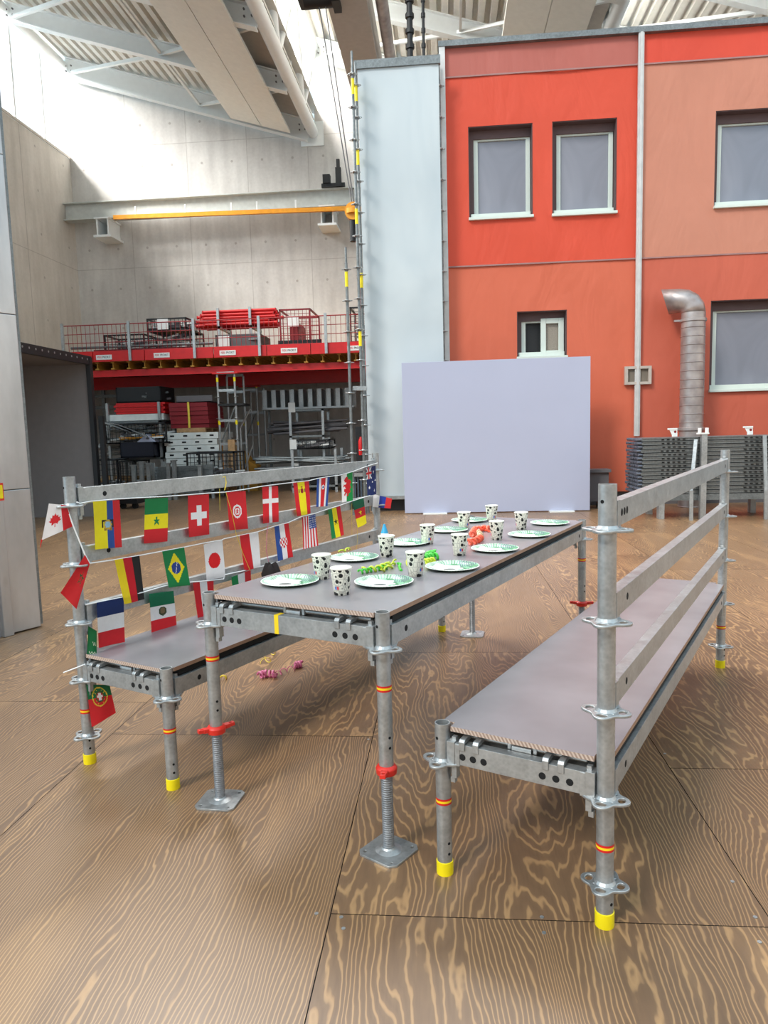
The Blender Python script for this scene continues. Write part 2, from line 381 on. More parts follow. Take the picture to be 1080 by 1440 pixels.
rw = MB(); rw.box((LX-.3, -8.3, 0), (14.3, -8, 8.0)); tag(rw.build('wall_rear_added', M_conc), 'unseen concrete wall added behind the viewpoint to cut frontal light', kind='structure')  # out of view, added so less light comes from the front
rw = MB(); rw.box((14, -8, 0), (14.3, 13, 8.0)); tag(rw.build('wall_right_added', M_concL), 'unseen concrete wall added beyond the red building to cut frontal light', kind='structure')  # also out of view and added to shape the light
RY0 = 11.6
rows = [21.1, 18.3, 15.5, 12.7]
for k in range(3):
    a, b = ridges[k], ridges[k]+BAY
    # corrugated deck
    mb = MB(); nrib = 26; w = (b-a)/nrib; prof = []
    for i in range(nrib):
        x = a + i*w
        for dx, dz in ((0,0),(.5*w,0),(.6*w,.13),(.9*w,.13)): prof.append((x+dx, roofz(x+dx, k)+.32+dz))
    prof.append((b, ZV+.32))
    n = len(prof); mb.add([(x, RY0, z) for x, z in prof]+[(x, WY+.3, z) for x, z in prof], [(i, i+1, n+i+1, n+i) for i in range(n-1)])
    mb.add([(a-.1, RY0, ZR+.6), (b+.1, RY0, ZV+.6), (b+.1, WY+.3, ZV+.6), (a-.1, WY+.3, ZR+.6)], [(0,1,2,3)])
    tag(mb.build('ceiling' if k == 0 else 'ceiling', M_corr), 'corrugated metal roof deck of one sawtooth bay', kind='structure')
    # glazing plane on the ridge side
    z0 = 9.5 if k == 0 else ZV+.05
    gx = a - (.06 if k == 0 else .12)
    root = empty('window_%d' % (k+1), (gx, RY0, z0), 0, 'tall strip of clerestory glazing along the roof ridge', kind='structure')
    g = MB(); g.box((0, 0, 0), (.02, WY-RY0, ZR+.25-z0)); g.build('pane', M_glass, root)
    g = MB(); yy = 0.0
    while yy < WY-RY0:
        g.box((-.03, yy, 0), (.05, yy+.07, ZR+.25-z0)); yy += 1.4
    g.box((-.04, 0, -.02), (.06, WY-RY0, .08)); g.box((-.04, 0, ZR+.2-z0), (.06, WY-RY0, ZR+.32-z0)); g.build('mullions', M_white, root)
    # ridge tube and valley tube
    tb = MB(); tb.tube((a+.12, RY0, ZR), (a+.12, WY, ZR), .12, 16); tag(tb.build('ridge_tube', M_white, None, 40), 'round white steel ridge tube', kind='structure')
    tb = MB(); tb.tube((b-.05, RY0, ZV), (b-.05, WY-.05, ZV), .15, 16); tag(tb.build('valley_tube', M_white, None, 40), 'thick round white steel valley tube', kind='structure')
    pl = MB(); pl.box((b-.4, WY-.04, ZV-.35), (b+.25, WY, ZV+.3)); tag(pl.build('valley_plate', M_white), kind='structure')
    if k:
        d = MB()
        for i in range(len(rows)-1):
            ym = (rows[i]+rows[i+1])/2
            d.tube((a+.1, rows[i], ZR), (a-.05, ym, ZV), .085, 10); d.tube((a-.05, ym, ZV), (a+.1, rows[i+1], ZR), .085, 10)
        tag(d.build('truss_diagonals', M_white, None, 40), kind='structure')
    for j, ry in enumerate(rows):
        r = MB(); r.ibeam((a+.1, ry, ZR-.02), (b-.1, ry, ZV-.02), .2, .42 if j else .55, .025)
        for q in (a+.3, b-.3):
            z = roofz(q, k)
            for e in (-.08, .08):
                r.disc((q+e, ry-.11, z+.05), (0,1,0), .02, 8, 1, .02); r.disc((q+e, ry-.11, z-.09), (0,1,0), .02, 8, 1, .02)
        tag(r.build('roof_rafter', [M_white, M_dgrey]), 'white steel roof rafter spanning one bay', kind='structure')
    st = MB()
    for j in range(len(rows)-1):
        x1, x2, xm = a+.4, b-3.2, a+4.0
        st.bar((x1, rows[j]-.1, roofz(x1,k)-.1), (xm, rows[j+1], roofz(xm,k)-.1), .08, .08); st.bar((x2, rows[j]-.1, roofz(x2,k)-.1), (xm, rows[j+1], roofz(xm,k)-.1), .06, .06)
        st.bar((xm, rows[j], roofz(xm,k)-.1), (b-.3, rows[j+1]+.3, ZV), .07, .07)
    tag(st.build('roof_bracing', M_white), kind='structure')
    # two beige ceiling panels side by side and taupe boards beyond
    for e, (pa, pb) in enumerate(((4.95, 5.80), (5.82, 6.62))):
        bx = MB(); xa, xb = a+pa, a+pb
        za, zb = roofz(xa,k)-.32, roofz(xb,k)-.32
        vs = [(xa, RY0, za), (xb, RY0, zb), (xb, WY-.45, zb), (xa, WY-.45, za)]
        bx.add(vs + [(x, y, z+.07) for x, y, z in vs], [(3,2,1,0),(4,5,6,7),(0,1,5,4),(1,2,6,5),(2,3,7,6),(3,0,4,7)])
        bay = ('over the left bay', 'over the middle bay', 'over the right bay')[k]
        tag(bx.build('ceiling_panel', M_beige), 'long beige suspended ceiling panel, %s strip %s' % (('ridge side', 'valley side')[e], bay), 'ceiling panel')
    vb = MB(); xa, xb = a+6.15, a+BAY-.15
    vb.add([(xa, RY0, roofz(xa,k)+.25), (xb, RY0, roofz(xb,k)+.25), (xb, WY, roofz(xb,k)+.25), (xa, WY, roofz(xa,k)+.25)], [(0,1,2,3)])
    tag(vb.build('gutter_board', M_brownb), kind='structure')

# crane beam on the back wall with bracket, conductor rail and floodlight
p0, p1 = PY(120, 297, WY-.5), PY(560, 276, WY-.5); zb = (p0.z+p1.z)/2
bm_ = MB(); bm_.ibeam((LX+.02, WY-.5, zb), (-1.0, WY-.5, zb), .34, .48, .03)
cb = empty('crane_beam', (0,0,0), 0, 'long pale grey steel crane beam across the back wall', 'beam')
bm_.build('beam', plain('pale_grey_beam', (196,200,196), .5), cb)
for x in (150, 463):
    q = PY(x, 310, WY-.5); b_ = MB(); b_.box((q.x-.2, WY-.75, zb-.75), (q.x-.16, WY, zb-.24)); b_.box((q.x+.12, WY-.75, zb-.75), (q.x+.16, WY, zb-.24)); b_.box((q.x-.28, WY-.8, zb-.78), (q.x+.24, WY, zb-.72)); b_.box((q.x-.24, WY-.8, zb-.28), (q.x+.2, WY, zb-.24))
    b_.build('bracket', M_white, cb)
cr = MB(); qa, qb = PY(160, 306, WY-.85), PY(497, 293, WY-.85); cr.bar(qa, qb, .09, .11)
crr = empty('conductor_rail', (0,0,0), 0, 'thin orange conductor rail running below the crane beam', 'rail'); cr.build('rail', M_orange, crr)
for x in (192, 263, 328, 364, 418):
    t0 = (x-160)/337; q = qa.lerp(qb, t0); h = MB(); h.box((q.x-.02, q.y-.02, q.z), (q.x+.02, q.y+.02, q.z+.28)); h.build('hanger', M_white, crr)
q = PY(470, 262, WY-.7)
fl_ = empty('floodlight', (q.x, q.y, zb+.24), 0, 'small black floodlight standing on the crane beam', 'floodlight')
f = MB(); f.box((-.3,-.1,.1), (-.1,.1,.32)); f.build('lamp_head', M_black, fl_); f = MB(); f.box((.05,-.06,0), (.2,.06,.5)); f.box((.08,-.04,.5), (.17,.04,.72)); f.build('mast', M_black, fl_); f = MB(); f.box((-.35,-.04,0), (.3,.04,.1)); f.build('base', M_black, fl_)

# overhead travelling crane girder + hoist
def pyz(x, y, z):  # point at height z on pixel ray
    return FLR(x, y, z)
gz = 9.3
ga, gb = (-.26*(gz-CH)), (-.167*(gz-CH))
cg = empty('crane_girder', (ga, 13.3, gz), 0, 'brown box girder of the overhead crane above the grey tarpaulin', 'crane')
f = MB(); f.box((0,0,0), (gb-ga, 6, .7)); f.build('girder', M_brownb, cg)
f = MB(); f.tube((gb-ga+.25, 0, .2), (gb-ga+.25, 6, .2), .12, 14); f.build('side_tube', M_duct, cg, 40)
f = MB(); f.box((-.1,-.5,-.02), (gb-ga+.1,0,.3)); f.box((-.05,-.45,-.07), (gb-ga+.05,-.05,-.02)); f.build('end_plate', M_brownb, cg)
q = pyz(447, 8, 9.25)
hr = empty('hoist_trolley', (q.x, q.y, 9.2), 0, 'black hoist trolley hanging at the top edge beside the girder', 'hoist')
f = MB(); f.tube((-.25,0,.18), (.3,0,.18), .17, 16); f.build('drum', M_black, hr, 40); f = MB(); f.box((-.35,-.2,.1), (-.22,.2,.5)); f.box((.28,-.2,0), (.42,.2,.5)); f.build('frame', M_black, hr)
e_ = PY(497, 285, 13.0)
for dx, lb in ((0, 'left one'), (.12, 'right one')):
    f = MB(); f.tube((q.x+.02+dx, q.y, 9.25), (e_.x-.03+dx*.3, e_.y, e_.z), .012, 6); tag(f.build('hoist_rope', M_dgrey), 'thin steel hoist rope dropping past the glazing to the orange block, %s' % lb, 'rope')
hb = empty('chain_block', (e_.x, e_.y, e_.z-.3), 0, 'orange chain block hanging beside the scaffold mast', 'hoist')
f = MB(); f.lathe([(.0,-.04),(.14,-.04),(.14,.04),(0,.04)], 18, (0,0,.15), 0, False, Matrix.Rotation(0,4,'X')); f.tube((0,-.07,.15),(0,.07,.15),.15,18); f.build('housing', M_orange, hb, 40)
f = MB(); f.tube((-.02,0,-.35),(-.02,0,0),.06,10); f.build('hook', M_black, hb, 40)
f = MB(); f.tube((.02,0,-.2),(.25,.1,-4.9),.012,6); f.build('chain', M_redst, hb)
# two dark cables at the ceiling near the tarpaulin
for xx, y1, rr in ((577, 82, .05), (596, 80, .025)):
    a0, a1 = PY(xx, y1+6, 13.4), PY(xx-2, -40, 13.4); f = MB(); f.tube(a0, a1, rr, 8)
    for k in range(5): f.tube(a0.lerp(a1, .15+.17*k), a0.lerp(a1, .2+.17*k), rr*1.5, 8)
    tag(f.build('hanging_cable', M_black, None, 40), 'thick black cable hanging from the ceiling above the grey tarpaulin' if rr > .04 else 'thinner dark rod hanging beside the thick black cable', 'cable')

# ------------------------------------------------------------------ red facade
FY = 13.0
def fx(x, y): return PY(x, y, FY).x
def fz(x, y): return PY(x, y, FY).z
FX0, FXM, FX1 = fx(630, 400), fx(897, 340), 8.8
FZ0 = .24; FZ1 = (fz(631, 66)+fz(902, 52))/2
zs1 = (fz(631,108.8)+fz(899,93))/2; zs2 = (fz(634,376)+fz(896,364))/2
def prect(x0, y0, x1, y1, Y=FY):
    a, b, c, d = PY(x0,y0,Y), PY(x1,y0,Y), PY(x1,y1,Y), PY(x0,y1,Y)
    return ((a.x+d.x)/2, (c.z+d.z)/2, (b.x+c.x)/2, (a.z+b.z)/2)
WIN = [prect(659, 176, 749, 307.5), prect(776.5, 168.5, 867, 302), prect(1005, 153, 1118, 290), prect(727, 437, 797, 503.5), prect(998, 421, 1105, 549)]
def wall_holes(x0, x1, z0, z1, holes, Y, colfn, splits, seed, step=.16, amp=.02):
    xs = {x0, x1}; zs = {z0, z1, *[s for s in splits if z0 < s < z1]}
    for h in holes:
        if h[0] < x1 and h[2] > x0: xs |= {h[0], h[2]}; zs |= {h[1], h[3]}
    def fill(ss):
        ss = sorted(ss); out = []
        for a, b in zip(ss, ss[1:]):
            n = max(1, round((b-a)/step)); out += [a+(b-a)*i/n for i in range(n)]
        return out + [ss[-1]]
    xs, zs = fill(xs), fill(zs); mb = MB(); idx = {}
    for i, x in enumerate(xs):
        for j, z in enumerate(zs):
            edge = any(h[0]-.1 < x < h[2]+.1 and h[1]-.1 < z < h[3]+.1 for h in holes) or x in (x0, x1) or z in (z0, z1)
            d = 0 if edge else amp*noise.noise(Vector((x*.9+z*.5+seed, z*.55, seed))) * 2
            idx[i, j] = len(mb.v); mb.v.append((x, Y - .01 + d*.8, z))
    for i in range(len(xs)-1):
        for j in range(len(zs)-1):
            cx, cz = (xs[i]+xs[i+1])/2, (zs[j]+zs[j+1])/2
            if any(h[0] < cx < h[2] and h[1] < cz < h[3] for h in holes): continue
            mb.f.append([idx[i,j], idx[i+1,j], idx[i+1,j+1], idx[i,j+1]]); mb.m.append(0); mb.c.append(colfn(cx, cz))
    return mb
c_l = lambda x, z: lin((184,100,88)) if z > zs1 else (lin((218,76,48)) if z > zs2 else lin((214,104,74)))
c_r = lambda x, z: lin((218,72,48)) if z > zs1 else (lin((202,132,108)) if z > zs2 else lin((204,98,74)))
o = wall_holes(FX0, FXM, FZ0, FZ1, WIN, FY, c_l, (zs1, zs2), 3).build('facade_tarpaulin', M_tarp, None, 60)
tag(o, 'left red printed tarpaulin covering the building front, with two upper windows', 'tarpaulin')
sm = MB()
for z in (zs1, zs2): sm.box((FX0, FY-.035, z-.012), (FXM, FY-.015, z+.012)); sm.build('seam', plain('seam_tape', (160,120,116), .6), o); sm = MB()
o = wall_holes(FXM, FX1, FZ0, FZ1, WIN, FY, c_r, (zs1, zs2), 9).build('facade_tarpaulin', M_tarp, None, 60)
tag(o, 'right salmon and red tarpaulin panel behind the metal duct', 'tarpaulin')
sm = MB()
for z in (zs1, zs2): sm.box((FXM, FY-.035, z-.012), (FX1, FY-.015, z+.012)); sm.build('seam', plain('seam_tape_pale', (160,120,116), .6), o); sm = MB()
M_bat = plain('pale_batten', (206,204,202), .5, .2)
f = MB(); f.box((FXM-.045, FY-.09, 1.2), (FXM+.045, FY-.04, FZ1)); f.box((FXM-.02, FY-.11, 1.2), (FXM+.02, FY-.09, FZ1)); tag(f.build('facade_batten', M_bat), 'upright pale metal batten between the two red tarpaulins', 'batten')
f = MB(); f.box((FX0-.09, FY-.09, FZ0), (FX0+.01, FY-.03, FZ1)); tag(f.build('facade_batten', M_bat), 'upright pale metal batten at the left edge of the red building', 'batten')
f = MB(); f.box((FX0-.1, FY-.1, FZ1), (FX1, FY+.1, FZ1+.09)); tag(f.build('facade_coping', M_galvd), 'grey metal coping rail along the top of the red building', 'rail')
# solid building volume behind tarps (rooms behind the windows stay dark)
f = MB()
f.box((FX0, FY+.5, .0), (FX1, FY+.6, FZ1)); f.box((FX0, FY+.02, FZ1-.15), (FX1, FY+.6, FZ1)); f.box((FX0-.02, FY+.02, 0), (FX0+.06, FY+3, FZ1)); f.box((FX0, FY+.05, 0), (FX1, FY+.12, FZ0+.04))
tag(f.build('building_core', M_dgrey), kind='structure')
wl = ['upper window with grey pane, left of the pair on the bright red tarpaulin', 'upper window with grey pane, right of the pair on the bright red tarpaulin', 'upper window at the right edge of the photo on salmon tarpaulin', 'small half open window just above the pale lilac board', 'lower wide window right of the metal duct']
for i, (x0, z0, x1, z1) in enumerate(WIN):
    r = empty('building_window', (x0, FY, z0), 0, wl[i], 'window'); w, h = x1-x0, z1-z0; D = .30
    f = MB(); f.box((0,-.0,0), (.012,D,h)); f.box((w-.012,0,0), (w,D,h)); f.box((0,0,h-.012), (w,D,h)); f.box((0,0,0), (w,D,.012)); f.build('reveal', M_reveal, r)
    f = MB(); fw = .075; y0, y1 = D-.12, D-.04
    f.box((.091,y0,.02), (.091+fw,y1,h-.1)); f.box((w-.02-fw,y0,.02), (w-.02,y1,h-.1)); f.box((.091+fw,y0+.002,h-.1-fw), (w-.02-fw,y1-.002,h-.1)); f.box((.091+fw,y0+.002,.02), (w-.02-fw,y1-.002,.02+fw*1.3))
    if i == 3: f.box((w*.5,y0-.04,.05), (w*.5+.09,y0-.002,h-.11)); f.box((w-.12,y0-.04,.05), (w-.025,y0-.002,h-.11)); f.box((w*.5+.09,y0-.038,h-.2), (w-.12,y0-.004,h-.11)); f.box((w*.5+.09,y0-.038,.05), (w-.12,y0-.004,.14))
    f.build('frame', M_frame, r, None, .006)
    f = MB(); f.box((.013,D-.15,h-.15), (w-.013,D-.03,h-.013)); f.box((.013,D-.16,0.03), (.09,D-.03,h-.15)); f.build('reveal_shade', M_reveal, r)  # dark strips at head and left jamb imitate the shadow in the recess
    if i == 3:
        f = MB(); f.box((w*.5+.08,D-.1,.1), (w-.1,D-.09,h-.18)); f.build('pane', plain('patterned_glass', (150,140,128), .3, 0, .2, 60), r)
        f = MB(); f.box((.05,D-.02,.05), (w*.52,D-.01,h-.1)); f.build('dark_opening', M_black, r)
    else:
        f = MB(); f.box((.06,D-.08,.06), (w-.06,D-.07,h-.14)); f.build('pane', M_pane, r)
    f = MB(); f.box((-.01,-.07,-.015), (w+.01,D,.03)); f.box((.03,.05,.03), (w-.03,D-.04,.11)); f.build('sill', M_frame, r, None, .004)
# ventilation grille
a = prect(877, 515.5, 914, 541); r = empty('vent_grille', (a[0], FY-.1, a[1]), 0, 'beige double vent grille crossing behind the upright batten', 'vent'); w, h = a[2]-a[0], a[3]-a[1]
M_vent = plain('vent_beige', (188,176,166), .5)
f = MB()
for xa, xb in ((0, .05), (w*.46, w*.54), (w-.05, w)): f.box((xa,0,0), (xb,.08,h))
f.box((.05,.004,0), (w*.46,.078,.045)); f.box((w*.54,.004,0), (w-.05,.078,.045)); f.box((.05,.004,h-.045), (w*.46,.078,h)); f.box((w*.54,.004,h-.045), (w-.05,.078,h)); f.build('frame', M_vent, r)
f = MB(); f.box((.04,.05,.04), (w-.04,.07,h-.04)); 
f.build('mesh', plain('vent_mesh', (122,112,100), .8), r)

# spiral duct with mitred elbow
DY = FY-.44
pb_, pt_ = PY(972, 612, DY), PY(975, 428, DY); R = .5*(PY(991,520,DY).x - PY(958,520,DY).x)
dx_ = (pb_.x+pt_.x)/2
r = empty('ventilation_duct', (dx_, DY, 0), 0, 'spiral metal duct with elbow standing against the salmon tarpaulin', 'duct')
zt = PY(975, 440, DY).z; zend = PY(940, 413, DY).z
prof = []; z = 0.0
while z < zt: prof += [(R, z), (R+.008, z+.008), (R, z+.016)]; z += .14
prof.append((R, zt)); f = MB(); f.lathe(prof, 32); f.build('riser', M_duct, r, 40)
f = MB(); cx, nseg = -R*1.15, 4; Re = R*1.15; rings = []
for k in range(nseg+1):
    an = (PI/2)*k/nseg; c = Vector((cx+Re*math.cos(an), 0, zt+Re*math.sin(an))); rings.append((c, Vector((math.cos(an),0,math.sin(an)))))
rings.append((rings[-1][0]+Vector((-.22,0,0)), Vector((-.30,0,1)).normalized()*1.15))
vs = []; n = 32
for c, rd in rings:
    for i in range(n): vs.append(c + rd*R*math.cos(2*PI*i/n) + Vector((0,1,0))*R*math.sin(2*PI*i/n))
f.add(vs, [(k*n+i, k*n+(i+1)%n, (k+1)*n+(i+1)%n, (k+1)*n+i) for k in range(len(rings)-1) for i in range(n)])
f.v = [tuple(Matrix.Rotation(-.34, 3, 'Z') @ Vector(v_)) for v_ in f.v]
o = f.build('elbow', M_duct, r, 20); sdm = o.modifiers.new('s', 'SOLIDIFY'); sdm.thickness = .006
for z in (zt-.12, 1.30):
    f = MB(); f.lathe([(R+.004,z-.03),(R+.02,z-.02),(R+.02,z+.02),(R+.004,z+.03)], 32); f.box((-R-.12,-.02,z-.015), (-R,.02,z+.015)); f.build('clamp', M_duct, r, 40)

# ------------------------------------------------------------------ grey tarpaulin tower and masts
TY = 12.62
tx0, tx1 = PY(514, 500, TY).x, PY(622, 400, TY).x; tz1 = (PY(505, 96, TY).z+PY(618, 92, TY).z)/2; tz0 = PY(560, 697, TY).z
mb = MB(); nx, nz_ = 10, 50
for j in range(nz_+1):
    for i in range(nx+1):
        x = tx0+(tx1-tx0)*i/nx; z = tz0+(tz1-tz0)*j/nz_; d = .03*noise.noise(Vector((x*1.5, z*.7, 4))) if 0 < i < nx else 0
        mb.v.append((x, TY+d, z))
for j in range(nz_):
    for i in range(nx): mb.f.append([j*(nx+1)+i, j*(nx+1)+i+1, (j+1)*(nx+1)+i+1, (j+1)*(nx+1)+i]); mb.m.append(0); mb.c.append(None)
r = empty('tarpaulin_sheet', (0,0,0), 0, 'tall light grey tarpaulin between the scaffold masts and the red building', 'tarpaulin')
mb.build('sheet', M_gtarp, r, 60)
f = MB(); f.box((tx0-.05, TY-.04, tz1), (tx1+.03, TY+.04, tz1+.13)); f.build('top_rail', M_galvd, r)
f = MB(); f.box((tx0-.02, TY-.04, tz0-.06), (tx1, TY+.06, tz0)); f.build('bottom_rail', M_galv, r)
f = MB(); f.box((tx0, TY+.12, 0), (tx1, TY+.16, tz0-.08)); f.build('gap_shade', M_black, r)  # black strip stands in for the shade in the gap below the sheet
def rosette_mesh():
    cu = bpy.data.curves.new('rosette', 'CURVE'); cu.dimensions = '2D'; cu.fill_mode = 'BOTH'; cu.extrude = .0022; cu.bevel_depth = .0018; cu.bevel_resolution = 1
    def loop(pts):
        sp = cu.splines.new('POLY'); sp.points.add(len(pts)-1); sp.use_cyclic_u = True
        for p, q in zip(sp.points, pts): p.co = (q[0], q[1], 0, 1)
    n = 72; loop([((.0555+.0105*math.cos(4*a))*math.cos(a), (.0555+.0105*math.cos(4*a))*math.sin(a)) for a in [2*PI*i/n for i in range(n)]])
    for k in range(4):
        a = k*PI/2; ca, sa = math.cos(a), math.sin(a)
        pts = []
        for i in range(16):
            u = 2*PI*i/16; x, y = .0445+.0125*math.cos(u), .0165*math.sin(u); pts.append((x*ca-y*sa, x*sa+y*ca))
        loop(pts[::-1])
        a += PI/4; loop([(.0345*math.cos(a)+.0045*math.cos(2*PI*i/10), .0345*math.sin(a)+.0045*math.sin(2*PI*i/10)) for i in range(10)][::-1])
    o = bpy.data.objects.new('tmp', cu); COL.objects.link(o); bpy.context.view_layer.update()
    me = bpy.data.meshes.new_from_object(o.evaluated_get(bpy.context.evaluated_depsgraph_get())); bpy.data.objects.remove(o)
    me.name = 'rosette'; me.materials.clear(); me.materials.append(M_galv)
    bm = bmesh.new(); bm.from_mesh(me)
    b2 = MB(); b2.lathe([(.0243,-.008),(.030,-.004),(.030,.004),(.0243,.012)], 20)
    t2 = bpy.data.meshes.new('t'); t2.from_pydata(b2.v, [], b2.f); bm.from_mesh(t2); bm.to_mesh(me); bm.free()
    return me
ROS = rosette_mesh()
def rosette(parent, x, y, z, s=1, rz=0):
    o = bpy.data.objects.new('rosette', ROS); COL.objects.link(o); o.parent = parent; o.location = (x, y, z); o.scale = (s, s, s); o.rotation_euler = (0,0,rz); return o
def mast(name, label, xt, yt, xb, yb, Y, step=.5, bands=()):
    a, b = PY(xt, yt, Y), PY(xb, yb, Y); x = (a.x+b.x)/2; r = empty(name, (x, Y, 0), 0, label, 'scaffold')
    f = MB(); f.tube((0,0,0), (0,0,a.z-.25), .0242, 14); f.tube((0,0,a.z-.25), (0,0,a.z), .019, 14); f.build('tube', M_galvd, r, 40)
    z = a.z-.35
    while z > .3: rosette(r, 0, 0, z, 1.25); z -= step
    for py in bands:
        zz = PY(xt, py, Y).z; g = MB(); g.tube((0,0,zz-.12), (0,0,zz+.12), .0262, 14); g.build('marking_band', M_yel, r, 40)
    return r
mast('scaffold_mast', 'tall galvanised scaffold mast along the left edge of the grey tarpaulin', 494, 72, 512, 640, 12.25, .5, (122, 305, 477))
mast('scaffold_mast', 'second tall scaffold mast just behind the front one at the grey tarpaulin', 499, 88, 516, 640, 12.45, .5, (132, 222, 395))
mast('scaffold_mast', 'shorter scaffold mast standing left of the grey tarpaulin', 483, 348, 498, 640, 12.15, .5, (393,))
mast('scaffold_mast', 'scaffold upright in the narrow gap between grey tarpaulin and red building', 619, 90, 622, 500, 12.85, .5)
f = MB(); a, b = PY(496, 546, 12.2), PY(516, 546, 12.2); f.bar(a, b, .04, .07); tag(f.build('scaffold_ledger', M_galv), 'short galvanised ledger linking the two scaffold masts', 'ledger')

# ------------------------------------------------------------------ pale lilac board
a, b = PY(569, 700, 12.15), PY(829.5, 700, 12.15); zt_ = (PY(566, 511, 12.15).z+PY(832, 500, 12.15).z)/2
r = empty('display_board', (a.x, 12.15, 0), 0, 'large blank pale lilac board standing on the floor before the red building', 'board')
f = MB(); f.box((0,0,.015), (b.x-a.x,.03,zt_)); f.build('panel', M_board, r, None, .003)
for x in (612, 790):
    q = PY(x, 718, 12.1); f = MB(); f.box((q.x-a.x-.2,-.12,0), (q.x-a.x+.2,.15,.018)); f.build('foot', M_paper, r)
q0, q1 = PY(832, 664, 12.6), PY(854, 704, 12.6)
f = MB(); f.box((q0.x-.2, 12.5, .12), (q1.x, 12.75, q0.z)); f.box((q0.x-.25, 12.45, q0.z), (q1.x+.03, 12.8, q0.z+.05)); f.box((q0.x-.2, 12.5, 0), (q0.x-.05, 12.75, .12)); f.box((q1.x-.15, 12.5, 0), (q1.x, 12.75, .12)); tag(f.build('storage_crate', M_dgrey), 'low dark grey crate between the pale board and the deck stacks', 'crate')

# ------------------------------------------------------------------ stacks of galvanised decks on the right
SY0 = 10.95
sx0 = PY(903, 650, SY0).x; ztop = PY(960, 614, SY0).z; zbot = PY(960, 694, SY0).z
nl = 15; lh = (ztop-zbot)/nl
d0 = MB(); L = 2.0; dw = .235
d0.box((0,0,0), (L,dw,lh*.62)); d0.box((.01,-.012,lh*.62), (L-.01,dw,lh*.8))
for gx_ in (.28, 1.45):
    for k in range(5): d0.box((gx_+k*.075, -.0135, lh*.2), (gx_+k*.075+.035, -.001, lh*.5), 1)
deck = d0.build('steel_deck', [M_galvd, M_hole])
deck_ends = []
for e in range(3):
    g = MB(); yy = .04+e*.075; g.tube((-.06, yy, lh*.45), (0, yy, lh*.45), .022, 8); g.build('hook', plain('blued_steel', (112,116,128), .4, .6) if e == 0 else bpy.data.materials['blued_steel'], deck, 40)
first = True
for s_ in range(3):
    for k in range(nl):
        for row in range(3):
            if row and s_: continue
            d = deck if first else copy_tree(deck); first = False
            d.location = (sx0+s_*(L+.12)+random.uniform(-.015,.015), SY0+row*.25, zbot+k*lh)
            tag(d, 'galvanised deck plank, %s, %s from top in the %s' % (('front row','middle row','rear row')[row], ORD[nl-1-k], ('left stack','stack right of the post','stack at the frame edge')[s_]), 'scaffold deck', ('deck planks in the left stack', 'deck planks in the middle stack', 'deck planks in the right stack')[s_])
for s_ in range(3):
    xx = sx0+s_*(L+.12)
    r = empty('stacking_rack', (xx, SY0, 0), 0, ('galvanised stacking rack under the left deck stack', 'galvanised stacking rack under the middle deck stack', 'galvanised stacking rack under the deck stack at the frame edge')[s_], 'rack')
    f = MB(); f.box((.0,-.02,zbot-.1), (L,.06,zbot-.01)); f.box((.0,.65,zbot-.1), (L,.73,zbot-.01)); f.build('base_beam', M_galvd, r)
    for px_, in ((L*.42,), (L+.04,)):
        f = MB(); f.box((px_-.04,-.12,0), (px_+.04,-.05,ztop+.03)); f.box((px_-.04,-.05,zbot-.1), (px_+.04,.75,zbot-.03)); f.build('post', M_galv, r)
        f = MB(); f.box((px_-.09,-.13,ztop+.03), (px_+.06,-.03,ztop+.05)); f.box((px_-.07,-.13,ztop+.05), (px_-.05,-.04,ztop+.12)); f.box((px_+.03,-.13,ztop+.05), (px_+.05,-.04,ztop+.12)); f.build('bracket', M_paper, r)
    for px_ in (.25, L-.2):
        f = MB(); f.box((px_,0,0), (px_+.08,.12,zbot-.1)); f.build('foot', M_galv, r); f = MB(); f.box((px_,.62,0), (px_+.08,.73,zbot-.1)); f.build('foot', M_galv, r)

for x_, lb in ((949, 'small white metal bracket on the left deck stack, left of the post'), (1055, 'small white metal bracket on the stack right of the post')):
    q = PY(x_, 612, SY0+.1); f = MB(); h0 = ztop+.002
    f.box((q.x-.03,SY0+.08,h0), (q.x+.03,SY0+.14,h0+.05)); f.box((q.x-.11,SY0+.08,h0+.10), (q.x+.03,SY0+.09,h0+.125)); f.add([(q.x-.09,SY0+.09,h0+.12),(q.x-.03,SY0+.09,h0+.0),(q.x+.03,SY0+.09,h0+.0),(q.x+.03,SY0+.09,h0+.12),(q.x-.09,SY0+.1,h0+.12),(q.x-.03,SY0+.1,h0+.0),(q.x+.03,SY0+.1,h0+.0),(q.x+.03,SY0+.1,h0+.12)], [(0,1,2,3),(7,6,5,4),(0,4,5,1),(1,5,6,2),(2,6,7,3),(3,7,4,0)])
    f.disc((q.x, SY0+.088, h0+.07), (0,1,0), .018, 10, 1, .003); tag(f.build('metal_bracket', [M_paper, M_redd]), lb, 'bracket')
for x0_, y0_, x1_, y1_, lb in ((979, 618, 972, 690, 'slim grey bar leaning on the left deck stack beside the post'), (1075, 612, 1077, 690, 'slim grey bar standing at the stack near the right frame edge')):
    a, b = PY(x0_, y0_, SY0-.08), PY(x1_, y1_, SY0-.2); f = MB(); f.bar(a, b, .05, .03); b2q = Vector((b.x, b.y-.02, .0)); f.bar(b, b2q, .05, .03); tag(f.build('leaning_bar', M_galv), lb, 'bar')

